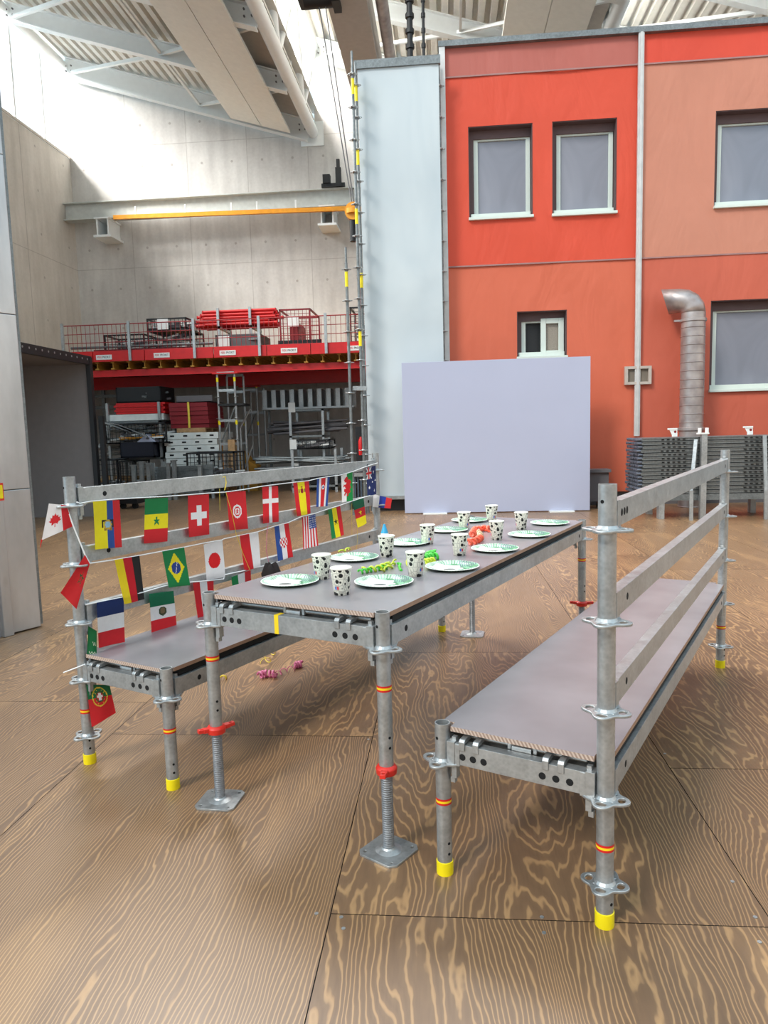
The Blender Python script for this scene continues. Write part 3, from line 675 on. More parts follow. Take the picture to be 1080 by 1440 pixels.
# ------------------------------------------------------------------ aluminium wall at left edge
pA, pB = FLR(58, 882), FLR(0, 897)
dr = (pB-pA).normalized(); nr = Vector((-dr.y, dr.x, 0)); 
if nr.x > 0: nr = -nr
def AP(s, d, z): return pA + dr*s + nr*d + Vector((0,0,z))
r = empty('aluminium_wall', (0,0,0), 0, 'tall worn bare aluminium panel wall at the left edge of the photo', 'panel wall')
def slab(s0, s1, d0_, d1_, z0, z1, mat, name, bev=0):
    f = MB(); vs = [AP(s0,d0_,z0), AP(s1,d0_,z0), AP(s1,d1_,z0), AP(s0,d1_,z0), AP(s0,d0_,z1), AP(s1,d0_,z1), AP(s1,d1_,z1), AP(s0,d1_,z1)]
    f.add(vs, [(3,2,1,0),(4,5,6,7),(0,1,5,4),(1,2,6,5),(2,3,7,6),(3,0,4,7)]); return f.build(name, mat, r, None, bev)
H = 4.6
for z0, z1 in ((.01, 1.05), (1.054, 2.3), (2.304, 3.4), (3.404, H)): slab(0, .225, 0, .05, z0, z1, M_alu, 'cladding_sheet', .004)
slab(.225, .30, -.03, .05, 0, H, M_alu, 'corner_profile', .006); slab(.30, 2.6, .01, .05, 0, H, M_alu, 'side_sheet')
slab(-.03, 0, .02, .12, .02, H, M_galvd, 'edge_profile')
slab(0, 2.6, .05, .5, 0, H, M_galvd, 'core')
p = PV(-4, 692, AP(.3,-.031,0), nr)
def quad_at(c, w, h, z0off=0): 
    return [c - dr*w/2 - Vector((0,0,h/2)), c + dr*w/2 - Vector((0,0,h/2)), c + dr*w/2 + Vector((0,0,h/2)), c - dr*w/2 + Vector((0,0,h/2))]
st = empty('warning_sticker', p, 0, 'small yellow and red warning sticker on the aluminium wall', 'sticker')
for (w, h, mt, off) in ((.09,.125,M_red,.004),(.075,.095,M_yel,.006),(.02,.04,M_black,.008)):
    f = MB(); c = -nr*off + (dr*.0) ; f.add([v for v in quad_at(c, w, h)] , [(0,1,2,3)]); g = f.build('sticker_layer', mt, st)

# ------------------------------------------------------------------ open dark box (booth) at left
M_lining = plain('grey_lining', (122,116,115), .7, 0, .04)
bx1, by1 = FLR(131, 728).x, 12.62; zt2 = PY(116, 511, by1).z; by0 = 9.6; bx0 = bx1-2.0
r = empty('storage_booth', (bx1, by1, 0), 0, 'grey lined booth with black edge frame, open towards the hall', 'booth')
f = MB(); f.box((-2.0,0,0), (0,.06,zt2)); f.build('end_wall', M_lining, r)
f = MB(); f.box((-2.0,by0-by1,zt2-.02), (0,0,zt2+.05)); f.build('roof', M_lining, r)
f = MB(); f.box((-2.06,by0-by1,0), (-2.0,.06,zt2+.05)); f.build('rear_wall', M_lining, r)
f = MB(); f.box((-.02,by0-by1,zt2-.03), (.05,.06,zt2+.12)); f.build('top_frame', M_black, r)
f = MB(); f.box((-.02,-.04,0), (.06,.06,zt2+.1)); f.box((.1,.05,0), (.18,.13,zt2*.66)); f.build('side_frame', M_black, r)
f = MB()
for k in range(16): f.disc((.051, -.1-k*.18, zt2+.06), (1,0,0), .018, 8)
f.build('frame_holes', M_galv, r)
q = FLR(35, 487, zt2+.12); f = MB(); f.lathe([(0,.12),(.02,.1),(.03,.06),(.06,.02),(.06,0),(0,0)], 12, (bx1-.1, 10.0, zt2+.12)); tag(f.build('signal_lamp', M_redst, None, 40), 'small red lamp on top of the dark booth', 'lamp')

# ------------------------------------------------------------------ storage mezzanine
MY = 16.7
mz = {k: PY(300, y, MY).z for k, y in dict(top=488, fasb=503, jb=514, bb=524, rail=450).items()}
mx0, mx1 = LX+.02, PY(640, 500, MY).x
dk = empty('mezzanine_deck', (0,0,0), 0, 'red edged storage mezzanine platform in front of the back wall', 'platform')
f = MB(); f.box((mx0, MY+.05, mz['fasb']), (mx1, WY-.02, mz['fasb']+.08)); f.build('floor_boards', M_ywood, dk)
segs = [85, 130, 203, 300, 375, 437, 520, 640]
for a, b in zip(segs, segs[1:]):
    f = MB(); xa, xb = PY(a, 495, MY).x, PY(b, 495, MY).x; f.box((max(mx0, xa)+.01, MY, mz['fasb']), (xb-.01, MY+.05, mz['top'])); f.build('fascia', M_redst, dk)
x = mx0+.2
while x < mx1:
    f = MB(); f.box((x, MY+.1, mz['jb']), (x+.09, WY-.1, mz['jb']+.03)); f.box((x, MY+.1, mz['fasb']-.03), (x+.09, WY-.1, mz['fasb'])); f.box((x+.035, MY+.12, mz['jb']), (x+.055, WY-.1, mz['fasb'])); f.build('joist', M_ywood, dk); x += .385
f = MB(); f.box((mx0, MY+.25, mz['bb']), (mx1, MY+.4, mz['jb'])); f.box((mx0, MY+.18, mz['bb']), (mx1, MY+.47, mz['bb']+.03)); f.build('front_beam', M_redst, dk)
f = MB(); f.box((mx0, MY+2.4, mz['bb']-.15), (mx1, MY+2.6, mz['jb'])); f.build('rear_beam', M_redst, dk)
def text(body, size, parent, loc, rx=PI/2, mat=M_hole, sx=1):
    cu = bpy.data.curves.new('lettering', 'FONT'); cu.body = body; cu.size = size; cu.align_x = 'CENTER'; cu.align_y = 'CENTER'; cu.extrude = .001
    o = bpy.data.objects.new('t', cu); COL.objects.link(o); bpy.context.view_layer.update()
    me = bpy.data.meshes.new_from_object(o.evaluated_get(bpy.context.evaluated_depsgraph_get())); bpy.data.objects.remove(o)
    me.materials.clear(); me.materials.append(mat); q = bpy.data.objects.new('lettering', me); COL.objects.link(q); q.parent = parent; q.location = loc; q.rotation_euler = (rx,0,0); q.scale = (sx,1,1); return q
for x, w_ in ((145.5,'leftmost of the five'),(227,'second from left'),(320,'middle of the five'),(406.5,'second from right'),(500,'rightmost, behind the masts')):
    q = PY(x, 495, MY-.012); s = empty('fascia_sign', (q.x, MY-.012, mz['fasb']+.10), 0, 'white name sign on the red mezzanine fascia, %s' % w_, 'sign')
    f = MB(); f.box((-.19,0,-.055), (.19,.012,.055)); f.build('plate', M_paper, s)
    text('PERI', .072, s, (-.108,-.002,0), mat=M_redst, sx=.8); text('PROKIT', .072, s, (.066,-.002,0), mat=M_hole, sx=.8)
# railing posts and mesh panels
rp_ = [90, 183, 274, 365.5, 459, 522]
for i, x in enumerate(rp_[:-1]):
    q = PY(x, 490, MY); f = MB(); f.box((q.x-.03, MY-.05, mz['fasb']), (q.x+.03, MY-.0, mz['rail']+.05)); tag(f.build('railing_post', M_galv), 'grey railing post on the mezzanine edge, number %s from the left' % ('one','two','three','four','five')[i], 'post')
for i, (a, b) in enumerate(zip(rp_, rp_[1:])):
    xa, xb = PY(a, 490, MY).x, PY(b, 490, MY).x; f = MB(); n = int((xb-xa)/.105)
    for k in range(n+1): xx = xa+(xb-xa)*k/n; f.tube((xx, MY+.03, mz['top']-.05), (xx, MY+.03, mz['rail']), .006, 5)
    for k in range(4): z = mz['top']+(mz['rail']-mz['top'])*k/3; f.tube((xa, MY+.03, z), (xb, MY+.03, z), .009 if k != 3 else .013, 5)
    tag(f.build('mesh_guard', M_mesh), 'red wire mesh guard panel on the mezzanine, %s' % ('at its left corner','before the black baskets','before the red pipe bundle','before the red cage','behind the scaffold masts')[i], 'guard')

def pbx(x0, y0, x1, y1, Y):
    a, b = PY(x0, (y0+y1)/2, Y), PY(x1, (y0+y1)/2, Y); c, d = PY((x0+x1)/2, y0, Y), PY((x0+x1)/2, y1, Y); return a.x, b.x, d.z, c.z
def crate(label, x0, y0, x1, y1, Y, D, mat, floor_z=None, fill=None, cat='crate', mesh=True, name='storage_crate'):
    xa, xb, za, zb = pbx(x0, y0, x1, y1, Y)
    if floor_z is not None: za = floor_z
    r = empty(name, (xa, Y, za), 0, label, cat); w, h = xb-xa, zb-za; f = MB(); t = .035
    for x in (0, w-t):
        for y in (0, D-t): f.box((x,y,0), (x+t,y+t,h))
    for z in (0, h-t):
        f.box((0,0,z), (w,t,z+t)); f.box((0,D-t,z), (w,D,z+t)); f.box((0,0,z), (t,D,z+t)); f.box((w-t,0,z), (w,D,z+t))
    f.build('frame', mat, r); g = MB()
    if mesh:
        n = max(3, int(w/.09))
        for k in range(1, n): g.box((w*k/n-.005,.01,0), (w*k/n+.005,.02,h)); g.box((w*k/n-.005,D-.02,0), (w*k/n+.005,D-.01,h))
        n = max(2, int(h/.11))
        for k in range(1, n): g.box((0,.01,h*k/n-.005), (w,.02,h*k/n+.005)); g.box((0,D-.02,h*k/n-.005), (w,D-.01,h*k/n+.005))
        g.box((0,0,.01), (w,D,.03)); g.build('wire_mesh', mat, r)
    else:
        g.box((.01,.008,.02), (w-.01,.025,h-.03)); g.box((.01,D-.02,.02), (w-.01,D-.008,h-.03)); g.box((.008,0,.02), (.02,D,h-.03)); g.box((w-.02,0,.02), (w-.008,D,h-.03)); g.box((0,0,.01), (w,D,.03)); g.build('side_panels', mat, r)
    if fill:
        g = MB(); random.seed(int(x0*7))
        for k in range(70):
            x, y, z = random.uniform(.06, w-.3 if w > .5 else w-.1), random.uniform(.06, max(.1, D-.15)), random.uniform(.04, h*fill)
            M = Matrix.Translation((x,y,z)) @ Matrix.Rotation(random.uniform(-.5,.5), 4, 'Z') @ Matrix.Rotation(random.uniform(-.15,.15), 4, 'Y')
            g.box((0,-.02,-.02), (random.uniform(.12,min(.5,w*.5)),.02,.02), random.randrange(3), M)
        tag(g.build('loose_parts', [M_galvd, M_dgrey, M_paper], r), 'loose metal scaffold fittings', kind='stuff')
    return r
ZM = mz['fasb']+.08
crate('low black basket of fittings at the left of the mezzanine', 146, 470, 203, 486, MY+.3, .8, M_black, ZM, .8)
crate('black wire crate of parts behind the mezzanine guard, left of the red pipes', 207, 463, 268, 485, MY+.3, 1.0, M_black, ZM, .8)
lo = pbx(207, 463, 268, 485, MY+.3)[3]
crate('upper black wire crate stacked on the crate left of the red pipes', 206, 447, 262, 463, MY+.3, 1.0, M_black, lo, .7)
crate('grey pallet box with white label below the red pipes', 303, 470, 366, 486, MY+.3, 1.0, M_dgrey, ZM, .8, mesh=False)
crate('tall dark red wire cage on the mezzanine', 393, 434, 437, 485, MY+.3, 1.3, M_redd, ZM, None, 'cage', name='wire_cage')
crate('black base tray under the dark red wire cage', 391, 478, 452, 486, MY+.22, .07, M_black, ZM, None, 'tray', mesh=False, name='base_tray')
crate('black crate on the mezzanine right behind the scaffold masts', 492, 431, 530, 485, MY+.4, 1.0, M_black, ZM, .7)
for a in ((205+24, 456, 'paper label on the black crate of the mezzanine'), (315, 480, 'paper label on the grey pallet box below red pipes'), (412, 452, 'paper label hung in the dark red cage')):
    q = PY(a[0], a[1], MY+.28); f = MB(); f.box((q.x-.13, q.y-.01, q.z-.12), (q.x+.13, q.y, q.z+.12)); tag(f.build('paper_label', M_paper), a[2], 'label')
# red pipe bundle in a grey cradle
xa, xb, za, zb = pbx(278, 437, 382, 457, MY+.35)
r = empty('cradle_rack', (xa, MY+.35, ZM), 0, 'grey cradle rack holding the red pipes on the mezzanine', 'rack'); f = MB()
for x in (.45, xb-xa-.55):
    for y in (0, .9): f.box((x,y,0), (x+.06,y+.06,zb-ZM+.08))
    f.box((x,0,za-ZM-.07), (x+.06,.96,za-ZM-.01))
f.build('frame', M_galv, r); f = MB(); f.box((.45,0,.3), (xb-xa-.5,.05,.36)); f.box((.45,.9,.3), (xb-xa-.5,.95,.36)); f.build('cross_bar', M_galv, r)
for i in range(5):
    for j in range(6):
        f = MB(); y = MY+.47+j*.14; z = za+.045+i*.073; sh = random.uniform(-.2,.12); f.tube((xa+sh, y, z), (xb+sh, y, z), .036, 8); 
        for e in (xa+sh, xb+sh-.02): f.box((e, y-.04, z-.035), (e+.02, y+.04, z+.035))
        tag(f.build('red_prop', M_redst, None, 40), 'long red steel prop in the bundle on the mezzanine cradle', 'steel prop', 'red props in the mezzanine bundle')
f = MB(); f.tube((pbx(100,488,101,489,MY+.15)[0], MY+.15, ZM+.27), (pbx(300,488,301,489,MY+.15)[0], MY+.15, ZM+.27), .03, 8); tag(f.build('scaffold_tube', M_galvd, None, 40), 'long grey tube lying along the mezzanine edge behind the guard', 'tube')
f = MB(); x_, x2 = PY(131, 483, MY+.2).x, PY(270, 483, MY+.2).x; f.box((x_, MY+.2, ZM), (x2, MY+.27, ZM+.22)); tag(f.build('red_board', M_redd), 'dark red toe board lying behind the left mezzanine guard', 'board')

# ------------------------------------------------------------------ store below the mezzanine
SYF = 16.9
# scaffold tower carrying the platform
def ladder(label, xL, xR, Y, z1, rungs):
    a, b = PY(xL, 600, Y).x, PY(xR, 600, Y).x; r = empty('scaffold_tower', (a, Y, 0), 0, label, 'scaffold tower'); w = b-a
    for yy in (0, .75):
        for x in (0, w):
            f = MB(); f.tube((x,yy,0), (x,yy,z1), .026, 10); f.build('post', M_galv, r, 40); 
            if yy == 0:
                z = .3
                while z < z1-.1: rosette(r, x, yy, z, 1.1); z += .5
    for z in rungs:
        f = MB(); f.bar((0,0,z), (w,0,z), .04, .06); f.bar((0,.75,z), (w,.75,z), .04, .06); f.build('ledger', M_galv, r)
    f = MB(); f.tube((0,0,1.2), (w,0,2.1), .02, 8); f.build('brace', M_galvd, r, 40)
    for x, z in ((0,2.7),(w,2.7),(0,1.7),(w,1.7)): f = MB(); f.tube((x,0,z-.05), (x,0,z+.05), .029, 10); f.build('marking_band', M_yel, r, 40)
    f = MB(); f.box((-.1,-.08,z1), (w+.1,.08,z1+.03)); f.build('head_plate', M_redst, r)
ladder('galvanised scaffold tower propping the mezzanine beam', 309, 333, SYF-.05, mz['bb']-.03, (3.0-.15, 2.45, 1.75, 1.2, .5))
ladder('second scaffold tower deeper in the store right of the first', 344, 363, SYF+2.5, mz['bb']-.18, (2.6, 2.0, 1.4, .5))
# formwork stack white
def stack(name, label, cat, group, x0, y0, x1, y1, Y, D, n, mat, base=None, slots=True, orange=False):
    xa, xb, za, zb = pbx(x0, y0, x1, y1, Y); za = base if base is not None else za; h = (zb-za)/n; proto = None
    for k in range(n):
        if proto is None:
            f = MB(); f.box((0,0,0), (xb-xa,D,h*.84))
            f.box((0,.02,h*.84), (xb-xa,D-.02,h*.96))
            if slots:
                m_ = 4
                for i in range(m_): c = (xb-xa)*(i+.5)/m_; f.box((c-.05,-.004,h*.35), (c+.05,.001,h*.6), 1)
            proto = f.build(name, [mat, M_hole]); d = proto
        else: d = proto.copy(); COL.objects.link(d)
        d.location = (xa+random.uniform(-.03,.03), Y+random.uniform(-.02,.02), za+k*h); tag(d, label + (', topmost' if k == n-1 else ', %s from the top' % ORD[n-1-k]), cat, group)
    return xa, xb, za, zb
pal = lambda label, x0, x1, Y, D, z0=0, h=.14: tag((lambda f: ([f.box((x0, Y+i*(D-.1)/2, z0), (x1, Y+i*(D-.1)/2+.1, z0+h*.75)) for i in range(3)], f.box((x0, Y, z0+h*.75), (x1, Y+D, z0+h)), f)[-1])(MB()).build('wooden_pallet', M_wood), label, 'pallet')
xw0, xw1 = PY(233, 630, SYF).x, PY(307, 630, SYF).x
pal('wooden pallet under the white formwork panels', xw0, xw1, SYF, 1.2)
s1 = stack('formwork_panel', 'white formwork panel in the tall stack left of the tower', 'formwork panel', 'white panels in the store stack', 233, 608, 307, 662, SYF, 1.2, 9, M_wpanel, .14)
f = MB(); f.box((s1[1]+.04, SYF+.0, .14), (s1[1]+.1, SYF+.06, s1[3]-.25)); tag(f.build('orange_strut', M_orange), 'orange strut leaning at the right side of the white panels', 'strut')
pal('small wooden pallet between white and dark red panels', xw0+.3, xw1-.3, SYF, 1.1, s1[3]+.002, .1)
s2 = stack('formwork_panel', 'dark red formwork panel in the strapped stack', 'formwork panel', 'dark red panels in the store stack', 239, 566, 293, 602, SYF, 1.2, 6, M_redd, s1[3]+.105, False)
f = MB(); q = PY(266, 580, SYF); f.ribbon([(q.x, SYF-.035, s2[2]), (q.x, SYF-.035, s2[3]+.01), (q.x, SYF+1.2, s2[3]+.012)], .05, 0, (1,0,0)); tag(f.build('lashing_strap', M_yrib), 'yellow strap over the dark red panels', 'strap')
f = MB(); f.box((s2[0]+.1, SYF+.2, s2[3]+.012), (s2[1]+.05, SYF+.24, s2[3]+.17)); f.box((s2[0]+.1, SYF+.2, s2[3]+.012), (s2[1]+.05, SYF+1.1, s2[3]+.03)); tag(f.build('grey_tray', M_dgrey), 'grey sheet tray on top of the dark red panels', 'tray')
# left shelf tower: red ribbed panels, white board, pipes, box
def rackf(label, x0, y0, x1, y1, Y, D, base=0.0, shelf=None):
    xa, xb, za, zb = pbx(x0, y0, x1, y1, Y); r = empty('steel_rack', (xa, Y, base), 0, label, 'rack'); f = MB(); w, h = xb-xa, zb-base
    for x in (0, w-.06):
        for y in (0, D-.06): f.box((x,y,0), (x+.06,y+.06,h)); f.build('post', M_galv, r); f = MB()
    for z in ([.06] if shelf is None else shelf):
        f.box((0,0,z), (w,.05,z+.05)); f.box((0,D-.05,z), (w,D,z+.05)); f.box((0,0,z), (.05,D,z+.05)); f.box((w-.05,0,z), (w,D,z+.05)); f.build('shelf_frame', M_galvd, r); f = MB()
    return xa, xb, za, zb
za_b = PY(200, 643, SYF).z; zp = PY(200, 591, SYF).z
rackf('tall grey steel rack at the left of the store', 152, 566, 228, 690, SYF, 1.1, 0, (.1, za_b-.06, zp-.06, zp-.45))
stack('ribbed_panel', 'bright red ribbed panel in the stack on the left rack', 'formwork panel', 'red ribbed panels on the left rack', 161, 566, 230, 581, SYF+.08, .9, 5, M_redst, zp+.16, False)
f = MB(); a = pbx(153, 580, 230, 590, SYF+.07); f.box((a[0], SYF+.07, zp), (a[1], SYF+1.0, zp+.15)); tag(f.build('white_board', M_wpanel), 'white board under the red ribbed panels', 'board')
crate('black box on top of the red ribbed panels', 163, 544, 226, 566, SYF+.1, .9, M_black, pbx(161,566,230,581,SYF+.08)[3], .6, mesh=False)
crate('black tray of pipes beneath the white board', 146, 595, 234, 610, SYF-.2, 1.1, M_black, za_b+.33, .5)
crate('navy blue plastic box in the middle of the left rack', 169, 622, 217, 643, SYF-.25, .8, M_navy, za_b, None, 'box', mesh=False, name='plastic_box')
crate('black wire crate on the store floor at the left', 132, 646, 166, 690, SYF-.6, .9, M_black, .05, .4)
crate('black wire crate on the store floor right of the leftmost', 168, 648, 190, 690, SYF-.6, .9, M_black, .05, .4)
crate('black wire basket in front of the white panels', 262, 636, 330, 668, SYF-1.0, .85, M_black, .25, .5)
def pipes(label, group, n, x0, y0, x1, y1, Y, D, rad, mat, tilt=0, base=None):
    xa, xb, za, zb = pbx(x0, y0, x1, y1, Y)
    for k in range(n):
        y = Y+random.uniform(0, D); z = random.uniform(za, zb); sh = random.uniform(-.15,.15); t_ = random.uniform(-tilt, tilt); f = MB(); f.tube((xa+sh, y, z-t_), (xb+sh, y+random.uniform(-.1,.1), z+t_), rad, 8)
        tag(f.build('steel_pipe', mat, None, 40), label, 'pipe', group)
pipes('grey steel pipe lying on the tray of the left rack', 'pipes on the left rack', 8, 150, 596, 205, 606, SYF, .7, .03, M_galv, .05)
pipes('grey steel pipe sticking out left of the navy box', 'pipes beside the navy box', 8, 134, 624, 172, 640, SYF, .6, .035, M_galv, .02)
pipes('orange bar lying above the navy box', 'orange bars above the navy box', 3, 160, 614, 222, 619, SYF-.1, .3, .022, M_orange, .05)
a = pbx(190, 612, 222, 624, SYF-.2); f = MB(); f.add([(a[0], SYF-.2, za_b+.33), (a[1], SYF-.2, za_b+.33), ((a[0]+a[1])/2, SYF-.2, za_b+.55), (a[0], SYF, za_b+.33), (a[1], SYF, za_b+.33), ((a[0]+a[1])/2, SYF, za_b+.55)], [(0,1,2),(3,5,4),(0,2,5,3),(1,4,5,2),(0,3,4,1)]); tag(f.build('plastic_cover', M_board), 'pale plastic sheet heaped above the navy box', 'sheet')
pipes('grey tube end in the galvanised bundle on the floor', 'tubes of the floor bundle', 20, 226, 660, 300, 676, SYF-.9, .5, .032, M_galv, .03)
rackf('low grey rack round the galvanised tube bundle', 214, 650, 300, 690, SYF-1.0, .7, 0, (.12,))
pipes('light timber plank on the floor behind the black crates', 'timber planks on the store floor', 6, 135, 668, 215, 684, SYF+.6, .5, .05, M_wood, .05)
# right hand store
r0_ = PY(368, 560, SYF+1.6)
a = pbx(368, 547, 497, 573, SYF+1.6); r = empty('hanging_shelf', (a[0], SYF+1.6, a[2]), 0, 'row of grey channel frames stacked upright high in the store', 'shelf'); f = MB(); w, h = a[1]-a[0], a[3]-a[2]
f.box((0,0,-.03), (w,.6,.02)); f.box((0,.55,0), (w,.6,h)); f.build('base', M_galv, r)
for k in range(10):
    g = MB(); x = w*k/10; g.box((x+.02,0,.02), (x+w*.055,.5,h)); g.box((x+.02,-.01,.02), (x+.04,.0,h)); g.build('channel', M_galv, r)
rackf('grey steel rack of dark pipes in the right part of the store', 408, 575, 457, 690, SYF+1.0, .9, 0, (.12, PY(430,615,SYF+1.0).z, PY(430,578,SYF+1.0).z))
for x in (372, 490):
    q = PY(x, 560, SYF+1.7); f = MB(); f.box((q.x-.03, SYF+2.1, 0), (q.x+.03, SYF+2.16, a[2]-.03)); tag(f.build('shelf_post', M_galvd), 'slim grey post under the %s end of the channel frames' % ('left' if x < 400 else 'right'), 'post')
pipes('dark steel pipe laid through the right hand rack', 'pipes in the right hand rack', 22, 378, 592, 482, 607, SYF+1.1, .6, .025, M_dgrey, .06)
crate('black wire box below the dark pipes', 409, 618, 464, 632, SYF+.9, .9, M_black, PY(430,632,SYF+.9).z, .8)
pipes('long grey tube on the floor at the right of the store', 'tubes on the right store floor', 18, 362, 644, 488, 662, SYF+.3, 1.0, .028, M_galvd, .08)
rackf('low galvanised rack around the long floor tubes', 410, 632, 474, 690, SYF+.1, 1.1, 0, (.12,.5))
a = pbx(337, 637, 361, 668, SYF+.9); f = MB(); pts = [(0,0),(a[1]-a[0],0),(a[1]-a[0],.18),((a[1]-a[0])*.6,.3),((a[1]-a[0])*.2,a[3]-a[2]),(0,a[3]-a[2])]
n = len(pts); f.add([(a[0]+x, SYF+.9, .45+z) for x, z in pts]+[(a[0]+x, SYF+1.3, .45+z) for x, z in pts], [tuple(range(n)), tuple(range(2*n-1,n-1,-1))]+[(i,(i+1)%n,n+(i+1)%n,n+i) for i in range(n)]); f.box((a[0],SYF+.9,0),(a[1],SYF+1.3,.45))
tag(f.build('yellow_chute', M_ywood), 'mustard yellow curved chute in the shade right of the tower', 'chute')
a = pbx(503, 600, 512, 640, 15.5); r = empty('fire_extinguisher', ((a[0]+a[1])/2, 15.5, 0), 0, 'red fire extinguisher on a stand behind the scaffold masts', 'extinguisher')
f = MB(); f.lathe([(0,a[2]),(.05,a[2]),(.055,a[2]+.05),(.055,a[2]+.3),(.03,a[2]+.36),(.02,a[2]+.4),(0,a[2]+.4)], 14); f.build('cylinder', M_redst, r, 40); f = MB(); f.box((-.12,.08,0), (.12,.12,a[3])); f.build('stand', M_black, r)
f = MB(); f.box((-.03,-.03,a[2]+.4), (.05,.03,a[2]+.45)); f.build('handle', M_black, r)
a = pbx(499, 668, 513, 700, 14.0); r = empty('strip_stand', (a[0]-.1, 14.0, 0), 0, 'low grey stand holding upright dark strips beyond the Australian flag', 'stand')
f = MB(); f.box((-.06,0,a[3]-.03), (a[1]-a[0]+.2,.3,a[3]+.03)); f.box((-.06,0,0), (0,.3,a[3])); f.box((a[1]-a[0]+.14,0,0), (a[1]-a[0]+.2,.3,a[3])); f.build('frame', M_galv, r)
for k in range(4): f = MB(); x = .02+k*.06; f.box((x,.05,.02), (x+.035,.25,a[3]-.03)); f.build('strip', plain('blue_grey', (70,84,100), .4) if k == 0 else bpy.data.materials['blue_grey'], r)
# black trolley visible under the rail
for k, (x0, y0, x1, y1, lb) in enumerate(((165, 700, 193, 716, 'low black wheeled dolly in front of the left rack'), (436, 669, 474, 690, 'dark low dolly on the floor right of the store rack'))):
    q = FLR((x0+x1)/2, y1); a = pbx(x0, y0, x1, y1, q.y); r = empty('wheeled_dolly', (a[0], q.y, 0), 0, lb, 'dolly'); w = a[1]-a[0]; h = a[3]
    f = MB(); f.box((0,0,h*.45), (w,.6,h)); f.build('deck', M_black, r)
    for x in (.08, w-.08): f = MB(); f.tube((x,.05,h*.25), (x,.12,h*.25), h*.25, 12); f.build('wheel', M_matte_black, r, 40)

# more stored goods
q0 = PY(395, 440, MY+.3); q1 = PY(430, 484, MY+.3); r = empty('gas_cabinet', (q0.x+.15, MY+.5, ZM+.04), 0, 'dark red sheet cabinet inside the wire cage on the mezzanine', 'cabinet'); w = q1.x-q0.x-.35
f = MB(); f.box((0,0,0), (w,.9,q0.z-ZM-.25)); f.build('body', M_redd, r); f = MB(); f.box((w*.1,-.015,.1), (w*.45,0,q0.z-ZM-.35)); f.box((w*.55,-.015,.1), (w*.9,0,q0.z-ZM-.35)); f.build('doors', M_mesh, r)
crate('black crate with orange board on the mezzanine, behind the masts, upper of two', 492, 431, 530, 452, MY+.38, .9, M_black, PY(500,456,MY+.4).z+.02, None, mesh=False) if False else None
for k in range(7):
    x0_, y0_ = 146+k*3.2, 594+k*.6; a, b = PY(x0_, y0_, SYF-.3), PY(x0_+42, y0_+14+k*.4, SYF-.3); f = MB(); f.bar(a, b, .06, .03); tag(f.build('slanted_channel', M_galv), 'slanted galvanised channel leaning over the black tray at the left', 'channel', 'slanted channels on the left rack')
for k in range(9):
    a, b = PY(222, 676-k*2.2, SYF-1.05), PY(300, 672-k*2.2, SYF-1.05); f = MB(); f.bar(a, b, .05, .045); f.tube(a-Vector((.05,0,0)), a, .03, 8); tag(f.build('ledger_bar', M_galvd), 'galvanised ledger bar in the bundle in front of the white panels', 'bar', 'ledger bars in the floor bundle')
for k, (x_, y0_, y1_) in enumerate(((190,655,692),(201,650,692),(211,652,692),(239,652,692),(247,648,690),(283,655,692))):
    a, b = PY(x_, y1_, SYF-1.2), PY(x_, y0_, SYF-1.2); f = MB(); f.box((a.x-.04, a.y-.04, 0), (a.x+.04, a.y+.04, b.z)); f.box((a.x-.06, a.y-.06, b.z), (a.x+.06, a.y+.06, b.z+.02)); tag(f.build('rack_post', M_galv), 'short grey rack post standing before the stored goods', 'post', 'short rack posts in the store')
a, b = PY(126, 560, SYF+2.2), PY(172, 560, SYF+2.2); r = empty('cantilever_rack', (a.x, SYF+2.2, 0), 0, 'grey cantilever rack with two arms in the dark left corner of the store', 'rack'); w = b.x-a.x
for z_ in (2.5, 2.2): f = MB(); f.box((0,0,z_), (w,.08,z_+.08)); f.build('rack_arm', M_galvd, r)
for x_ in (.3, w-.1): f = MB(); f.box((x_,.08,0), (x_+.08,.16,2.75)); f.build('rack_upright', M_galvd, r)
f = MB(); f.bar((.3,.0,1.3), (w-.1,.0,2.3), .05, .05); f.build('brace', M_galvd, r)
for a_, b_, lb in (((341, 668), (356, 625), 'long diagonal tube beside the yellow chute'), ((338, 602), (352, 575), 'short diagonal tube right of the scaffold tower')):
    a, b = PY(*a_, SYF+.6), PY(*b_, SYF+.6); f = MB(); f.tube(a, b, .02, 8); f.tube(Vector((a.x, a.y, 0)), a, .02, 8); tag(f.build('diagonal_tube', M_galv, None, 40), lb, 'tube')
f = MB(); a = PY(322, 634, SYF-.15); f.box((a.x-.02, a.y, 0), (a.x+.14, a.y+.02, .9)); f.box((a.x-.02, a.y, .9), (a.x+.14, a.y+.3, 1.3)); tag(f.build('cardboard_sheet', M_wood), 'brown cardboard sheet standing against the scaffold tower', 'cardboard')
f = MB(); a, b = PY(307, 571, SYF-.1), PY(342, 571, SYF-.1); f.box((a.x, SYF-.1, a.z), (b.x, SYF+.5, a.z+.05)); tag(f.build('tower_shelf', M_black), 'dark shelf board across the scaffold tower', 'shelf')
for x_, y_, lb in ((411, 573, 'paper sheet on the upper left of the right rack'), (413, 625, 'paper sheet on the black box of the right rack'), (416, 657, 'white paper on the long floor tubes')):
    q = PY(x_, y_, SYF+(.985 if y_ < 600 else .88)); f = MB(); f.box((q.x-.1, q.y, q.z-.12), (q.x+.07, q.y+.01, q.z+.12)); tag(f.build('paper_label', M_paper), lb, 'label')

